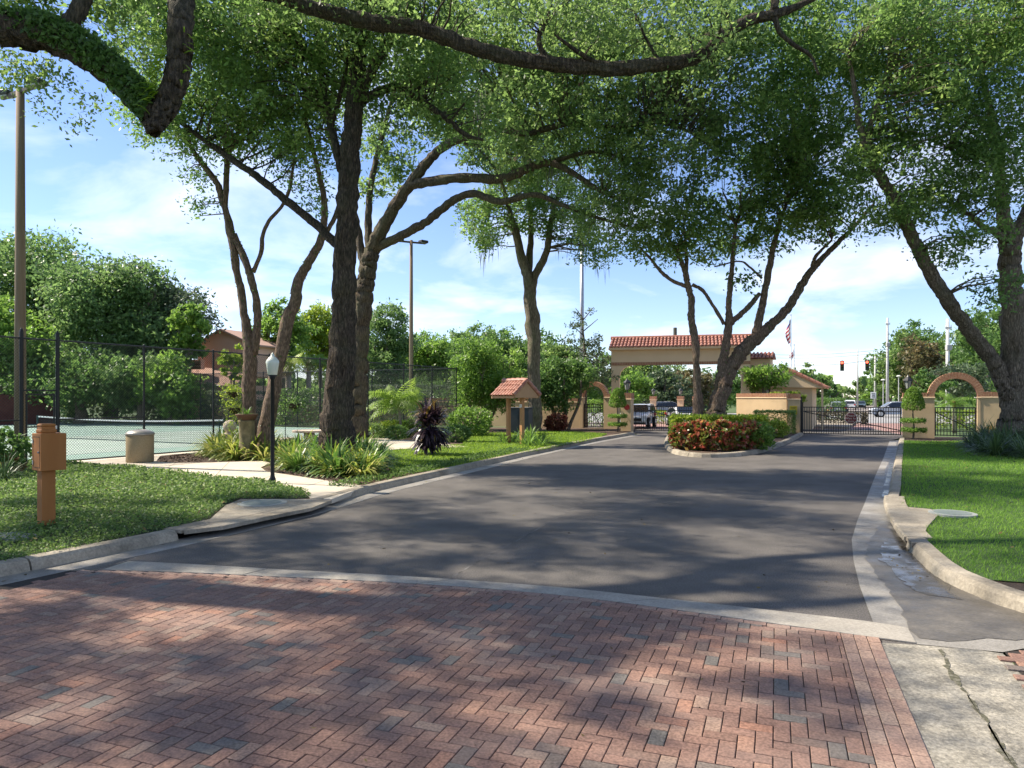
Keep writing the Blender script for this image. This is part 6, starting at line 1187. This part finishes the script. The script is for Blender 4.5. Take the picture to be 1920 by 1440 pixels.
# ------------------------------------------------------------------ shrubs, hedges, topiary
def bush(name, b, r, label, lm, n=1600, ln=.07, cat='shrub', box=False, shell=.55, rz=0, stems=True):
    th = thing(name, b[:], label, cat)
    if box:
        p = rng.uniform(-1, 1, (n, 3)); ax = rng.integers(0, 3, n); m_ = rng.uniform(0, 1, n) < .75; p[np.arange(n)[m_], ax[m_]] = np.sign(p[np.arange(n)[m_], ax[m_]]) * rng.uniform(.88, 1.05, m_.sum()); p[:, 2] = np.where((ax == 2) & (p[:, 2] < 0), -p[:, 2], p[:, 2])
        p = p * np.array(r) + rng.normal(size=p.shape) * .03; p[:, 2] += r[2]; ca, sa = math.cos(rz), math.sin(rz); p = np.stack([p[:, 0] * ca - p[:, 1] * sa, p[:, 0] * sa + p[:, 1] * ca, p[:, 2]], 1); lv = np.clip(rng.normal(.5, .22, n), 0, 1)
    else:
        n = int(n * 1.5); p, lv, _ = blob_points((0, 0, r[2]), r, n, 26, min(r) * .28, .85, shell); p = p[p[:, 2] > 0]; lv = lv[:len(p)]
    me = npmesh('foliage', leafco(p, ln * 1.45, .5, .5), 4, lv); link('foliage', me, lm, th)
    if stems:
        mb = MB(); rr = random.Random(int(b.x * 9))
        for i in range(5): a = rr.uniform(0, 6.28); mb.tube([b + V((0, 0, -.05)), b + V((math.cos(a) * r[0] * .3, math.sin(a) * r[1] * .3, r[2] * .8)), b + V((math.cos(a) * r[0] * .6, math.sin(a) * r[1] * .6, r[2] * 1.5))], [.025, .018, .008], 5)
        mb.part('stems', M_bark, th)
    return th
bush('shrub', G(880, 817, Z), (1.15, .9, .72), 'bright green rounded shrub left of the notice shelter', L_lite, 3600, .085)
bush('shrub', GX(735, 35.8, Z), (1.15, .8, .38), 'low lime green shrub under the feathery palm', L_yell, 2600, .075); bush('shrub', GX(776, 36.2, Z), (.8, .7, .42), 'lime green shrub right of the feathery palm', L_lite, 1800, .075)
bush('box_ball', GX(745, 33.0, Z), (.50, .5, .33), 'clipped round shrub left of the purple plant', L_mid, 2400, .045, shell=.8); bush('box_ball', GX(858, 31.5, Z), (.55, .5, .36), 'clipped round shrub right of the purple plant', L_mid, 2400, .045, shell=.8); bush('box_ball', GX(700, 34.5, Z), (.55, .5, .33), 'dark clipped shrub beside the mossy trunk', L_oakd, 2000, .045, shell=.8)
bush('croton', GX(1043, 41.5, Z), (.65, .5, .5), 'dark red croton shrub against the wall right of the oak', leafmat('dark_croton', [(0, (.06, .05, .02)), (.5, (.16, .05, .03)), (1, (.30, .08, .05))], .25), 1200, .11)
bush('shrub', GX(1455, 35.2, Z), (.55, .5, .42), 'yellow green shrub at the right end of the island', L_yell, 1300, .085); bush('hedge', GX(1452, 39.4, .1), (1.05, .32, .62), 'dark clipped hedge against the island wall', L_oakd, 4200, .06, 'hedge', True, rz=-HD)
bush('shrub', GX(1470, 44.3, 1.6), (1.35, .7, .42), 'lime green shrub showing over the island wall', L_yell, 2400, .085); 
bgtree(1432, 46.0, 672, 46, 742, 'small fine leaved tree in front of the guard house', L_lite, leaf_px=5, k=6)
bush('median_hedge', GX(1538, 62, .1), (1.9, 1.0, .95), 'clipped green hedge on the street median', L_mid, 3600, .10, 'hedge', True, rz=-HD); bush('low_hedge', GX(1550, 54.5, .1), (2.7, .8, .42), 'low brown green hedge along the street median', leafmat('dry_hedge', [(0, (.03, .03, .015)), (1, (.11, .09, .05))], .2), 3600, .09, 'hedge', True, rz=-HD)
bush('lime_hedge', GX(1245, 57, 0), (3.2, .8, .5), 'sunlit yellow green hedge behind the entry gate', L_yell, 3600, .10, 'hedge', True, rz=-HD)
bush('hedge', GX(1815, 47, 0), (2.2, .8, .6), 'yellow green hedge seen through the right arch', L_yell, 4000, .10, 'hedge', True, rz=-HD)
bush('hedge', GX(1128, 50, 0), (1.6, .8, .95), 'green hedge seen through the left arch', L_lite, 2400, .10, 'hedge', True, rz=-HD)
for i, (u, y, w_) in enumerate(((500, 55, 4.5), (640, 54, 4.5), (760, 50, 3.5))): bush('back_hedge', GX(u, y, 0), (w_, .8, 1.25 + .1 * i), ('left', 'middle', 'right')[i] + ' section of shrubbery against the far court fence', (L_grey, L_mid, L_grey)[i], 4500, .13, 'hedge', True, rz=.3)
bush('shrub', GX(10, 18.3, Z), (.6, .5, .55), 'leafy dark shrub at the left border beside the floodlight pole', L_mid, 900, .10); bush('shrub', GX(8, 18.0, Z), (.5, .4, .25), 'low red tinged plant at the left border', leafmat('red_tinged', [(0, (.07, .10, .02)), (1, (.26, .10, .05))], .3), 500, .09)
for i, (u, y, w_, h_) in enumerate(((-20, 57, 6, 1.9), (130, 57, 6, 1.7), (270, 56, 5, 1.6), (400, 60, 4, .9))): bush('back_hedge', GX(u, y, 0), (w_, .9, h_), ('leftmost', 'second', 'third', 'fourth')[i] + ' stretch of dark shrubbery behind the court fence counted from the left', L_oakd, 5000, .17, 'hedge', True, rz=.3)
# island hedge: lime top with red crotons in front
hb0 = G(1345, 838, .11)
bush('lime_hedge', hb0 + V((.30, 1.0, 0)), (1.85, .7, .60), 'lime green clipped hedge around the island trunk', L_yell, 9000, .10, 'hedge', True, rz=-.20, stems=False)
for i, u in enumerate((1281, 1305, 1330, 1355, 1379, 1402)):
    bush('croton', G(u, 846 - abs(u - 1340) * .05, .11), (.46, .38, .50 + .06 * (i % 2)), ('first', 'second', 'third', 'fourth', 'fifth', 'sixth')[i] + ' red and orange croton from the left along the island front', L_croton, 1100, .13, shell=.4)
bush('shrub', G(1282, 838, .11), (.35, .35, .42), 'green tip shrub at the left end of the island hedge', L_lite, 1200, .07); bush('shrub', G(1424, 843, .11), (.6, .45, .5), 'green shrub at the right end of the island hedge', L_lite, 1500, .075)
def topiary(b, sc, label, dx=(0, 0)):
    th = thing('topiary', b[:], label, 'topiary'); x, y, z = b
    MB().tube([b + V((0, 0, -.05)), b + V((.05, 0, .5)), b + V((0, 0, 1.0)), b + V((-.03, 0, 1.7))], [.05, .04, .035, .03], 7).part('stem', M_bark, th)
    n = 4200; t = rng.uniform(0, 1, n) ** .8; rad = .50 * sc * np.sqrt(np.clip(1 - t ** 1.7, 0, 1)) * np.minimum(1, .55 + t * 4); a = rng.uniform(0, 6.28, n); rad = rad * np.where(rng.uniform(0, 1, n) < .75, rng.uniform(.9, 1.04, n), rng.uniform(0, 1, n))
    p = np.stack([rad * np.cos(a), rad * np.sin(a), 1.36 * sc + t * 1.12 * sc], 1); link('clipped_cone', npmesh('clipped_cone', leafco(p, .085, .5, .4), 4, np.clip(rng.normal(.5, .25, n), 0, 1)), L_lite, th)
    for i, z_ in enumerate((.36, .82)):
        n = 1700; a = rng.uniform(0, 6.28, n); rad = np.sqrt(rng.uniform(0, 1, n)) * .56 * sc; p = np.stack([rad * np.cos(a) + dx[i], rad * np.sin(a), z_ * sc + rng.normal(0, .05, n) + .06], 1); link('clipped_disc', npmesh('clipped_disc', leafco(p, .08, .5, .6), 4, np.clip(rng.normal(.5, .25, n), 0, 1)), L_lite, th)
topiary(GX(1712, 34.0, .12), 1.0, 'tiered cone topiary in front of the right gate pier', (.05, .0)); topiary(GX(1158, 41.2, .12), 1.02, 'tiered cone topiary in front of the left gate pillar')
# planters near the multi-stem tree
pb = GX(463, 22.9, .12); th = thing('pedestal_planter', pb[:], 'stone pedestal planter with green fern beside the slender tree', 'planter')
MB().lathe(pb, [(.30, 0), (.30, .12), (.24, .16), (.24, 1.15), (.27, 1.2), (.27, 1.24)], 18).part('pedestal', mat('mossy_stone', (.13, .11, .06), (.27, .22, .12), 7, .95, .006, 40), th, True); MB().lathe((pb.x, pb.y, pb.z + 1.24), [(.24, 0), (.34, .16), (.36, .2), (.30, .2)], 18).part('bowl', mat('planter_brown', (.13, .07, .045), rough=.85), th, True)
o = strap_plant('fern', (0, 0, 0), None, 'green', None, None, .62, 1); o.parent = th; o.location = (0, 0, 1.4); [o.pop(k_) for k_ in ('label', 'category') if k_ in o]
def hanging(c, label, lm, r=.3, trail=.6):
    th = thing('hanging_basket', c[:], label, 'hanging basket'); MB().lathe(c, [(.06, -.2), (.17, -.12), (.22, 0), (.2, 0)], 14).part('basket', mat('basket_brown', (.05, .035, .025), rough=.95), th)
    for k in range(3): a = k * 2.1; MB().tube([c + V((.21 * math.cos(a), .21 * math.sin(a), 0)), c + V((0, 0, .62))], .006, 4, False).part('chain', M_iron, th)
    n = 700; p = rng.normal(size=(n, 3)) * np.array([r * .6, r * .6, r * .4]); p[:, 2] += .08; dn = rng.uniform(0, 1, n) < .5; p[dn, 2] -= rng.uniform(0, trail, dn.sum()); link('foliage', npmesh('foliage', leafco(p, .07, .5, .3), 4, rng.uniform(0, 1, n)), lm, th)
hanging(A(551, 757, 23), 'hanging basket with dark trailing plant left of the dark oak', L_mid, .34, .3); hanging(A(436, 735, 24.2), 'upper lime green staghorn basket on the slender tree', L_yell, .3, .25); hanging(A(440, 765, 24.3), 'lower lime green trailing basket on the slender tree', L_yell, .34, .7)
hk = thing('plant_hook', GX(551, 23.1, Z)[:], 'thin black shepherd hook holding the trailing basket', 'hook'); c = GX(535, 23.1, Z)
MB().tube([c, c + V((0, 0, 2.05)), c + V((.05, 0, 2.2)), c + V((.16, 0, 2.27)), c + V((.26, 0, 2.2)), A(551, 757, 23) + V((0, 0, .62))], .014, 6).part('rod', M_iron, hk)
# ------------------------------------------------------------------ grass and ground cover (uncountable)
def pts_in(poly, dens, ycut=None):
    xs = [p[0] for p in poly]; ys = [p[1] for p in poly]; x0, x1, y0, y1 = min(xs), max(xs), min(ys), max(ys); n = int((x1 - x0) * (y1 - y0) * dens(0) if False else (x1 - x0) * (y1 - y0) * 900); P = np.stack([rng.uniform(x0, x1, n), rng.uniform(y0, y1, n)], 1)
    P = P[np.abs(P[:, 0]) < P[:, 1] * .80 + 1.0]; P = P[rng.uniform(0, 900, len(P)) < dens(P[:, 1])]; return P[inside(P, poly)]
def blades(name, poly, dens, h, wd, lm, label, z=.12):
    P = pts_in(poly, dens); n = len(P); a = rng.uniform(0, 6.28, n); k = np.clip(P[:, 1] / 12, .8, 3.0); hh = h * rng.uniform(.6, 1.2, n) * (.85 + .15 * k); ww = wd * k * rng.uniform(.7, 1.3, n); lean = rng.normal(size=(n, 2)) * (hh * .55)[:, None]
    c = np.c_[P, np.full(n, z)]; d = np.stack([np.cos(a), np.sin(a), np.zeros(n)], 1) * ww[:, None] / 2; t = c + np.c_[lean, hh]
    q = np.stack([c - d, c + d, t], 1).reshape(-1, 3); pat = .5 + .22 * np.sin(P[:, 0] * .9 + 1) * np.sin(P[:, 1] * .7) ; tag(link(name, npmesh(name, q, 3, np.clip(pat + rng.normal(0, .2, n), 0, 1)), lm), label, 'grass', kind='stuff')
blades('lawn_grass', lawnR, lambda y: np.clip(9000 / np.maximum(y, 8) ** 1.05, 160, 900), .055, .011, L_turf, 'short bright green turf of the right lawn')
blades('lawn_grass', lawnM, lambda y: np.clip(9000 / np.maximum(y, 8) ** 1.05, 200, 900), .06, .012, L_turfy, 'sunlit yellow green turf left of the drive')
P = pts_in(lawnL, lambda y: np.clip(14000 / np.maximum(y, 6) ** 1.25, 220, 900)); P = P[P[:, 1] < 30]; P = np.repeat(P, 2, 0) + rng.normal(size=(len(P) * 2, 2)) * .03
mound = .05 + .04 * np.sin(P[:, 0] * 1.7) * np.sin(P[:, 1] * 1.3); c = np.c_[P, .125 + rng.uniform(0, 1, len(P)) * (mound + .05)]
tag(link('ground_cover', npmesh('ground_cover', leafco(c, .034 * np.clip(c[:, 1] / 9, .9, 2.2), .55, 1.1), 4, np.clip(rng.normal(.5, .25, len(c)), 0, 1)), L_cover), 'low leafy ground cover filling the left verge', 'ground cover', kind='stuff')
edge_ = [tuple(p) for p in offset(LC, .26)[idx_of(LC, G(690, 925)):idx_of(LC, G(1010, 850))]] + [tuple(p) for p in offset(LC, 1.0)[idx_of(LC, G(690, 925)):idx_of(LC, G(1010, 850))][::-1]]
P = pts_in(edge_, lambda y: np.full_like(y, 420.0)); c = np.c_[P, .13 + rng.uniform(0, .11, len(P))]
tag(link('ground_cover', npmesh('ground_cover', leafco(c, .07, .5, .9), 4, np.clip(rng.normal(.3, .2, len(c)), 0, 1)), L_cover), 'dark leafy edging along the left curb', 'ground cover', kind='stuff')
# bark chips on the beds, fallen leaves
for nm, polyp, n, ln, lm, lab, z in (('bark_chips', [(300, 866), (385, 866), (385, 848), (300, 854)], 700, .09, 'chips', 'loose bark chips in the bed behind the litter bin', .125), ('bark_chips', [(500, 880), (560, 892), (640, 904), (700, 908), (715, 890), (640, 880), (540, 872)], 1500, .09, 'chips', 'loose bark chips in front of the strap leaf bed', .125), ('bark_chips', [(1770, 845), (1960, 875), (1960, 850), (1800, 838)], 800, .10, 'chips', 'loose bark mulch around the right oak', .13), ('fallen_leaves', [(100, 1120), (1650, 1240), (1700, 1440), (0, 1440)], 34, .035, 'leaf', 'scattered fallen leaves on the brick crossing', .018), ('fallen_leaves', [(333, 1016), (575, 962), (1000, 856), (1000, 853), (575, 956), (333, 1010), (0, 1080), (0, 1095)], 160, .05, 'leaf', 'fallen leaves gathered along the left gutter', .014), ('fallen_leaves', [(600, 1060), (1600, 1150), (1590, 960), (1200, 860), (900, 900)], 60, .05, 'leaf', 'scattered fallen leaves on the road', .008), ('fallen_leaves', [(20, 1040), (330, 985), (560, 925), (100, 880)], 120, .06, 'leaf', 'brown fallen leaves lying on the ground cover', .235), ('fallen_leaves', [(1700, 840), (1700, 940), (1800, 1050), (1915, 1080), (1915, 850)], 120, .06, 'leaf', 'brown fallen leaves lying on the right lawn', .175), ('fallen_leaves', [(1650, 1010), (1790, 1120), (1730, 1100), (1660, 1050)], 30, .045, 'leaf', 'small fallen leaves in the wet gutter', .017)):
    poly = [G(u, v, z) for u, v in polyp]; xs = [p.x for p in poly]; ys = [p.y for p in poly]; P = np.stack([rng.uniform(min(xs), max(xs), n * 3), rng.uniform(min(ys), max(ys), n * 3)], 1); P = P[inside(P, poly)][:n]
    m_ = leafmat('bark_chip', [(0, (.03, .02, .014)), (.6, (.10, .065, .045)), (1, (.26, .19, .14))], 0, .9, .2) if lm == 'chips' else leafmat('dead_leaf', [(0, (.07, .045, .02)), (1, (.26, .20, .07))], 0, .8, .2)
    c = np.c_[P, np.full(len(P), z)]; tag(link(nm, npmesh(nm, leafco(c, ln, .45, 3.0), 4, rng.uniform(0, 1, len(c))), m_), lab, 'litter', kind='stuff')
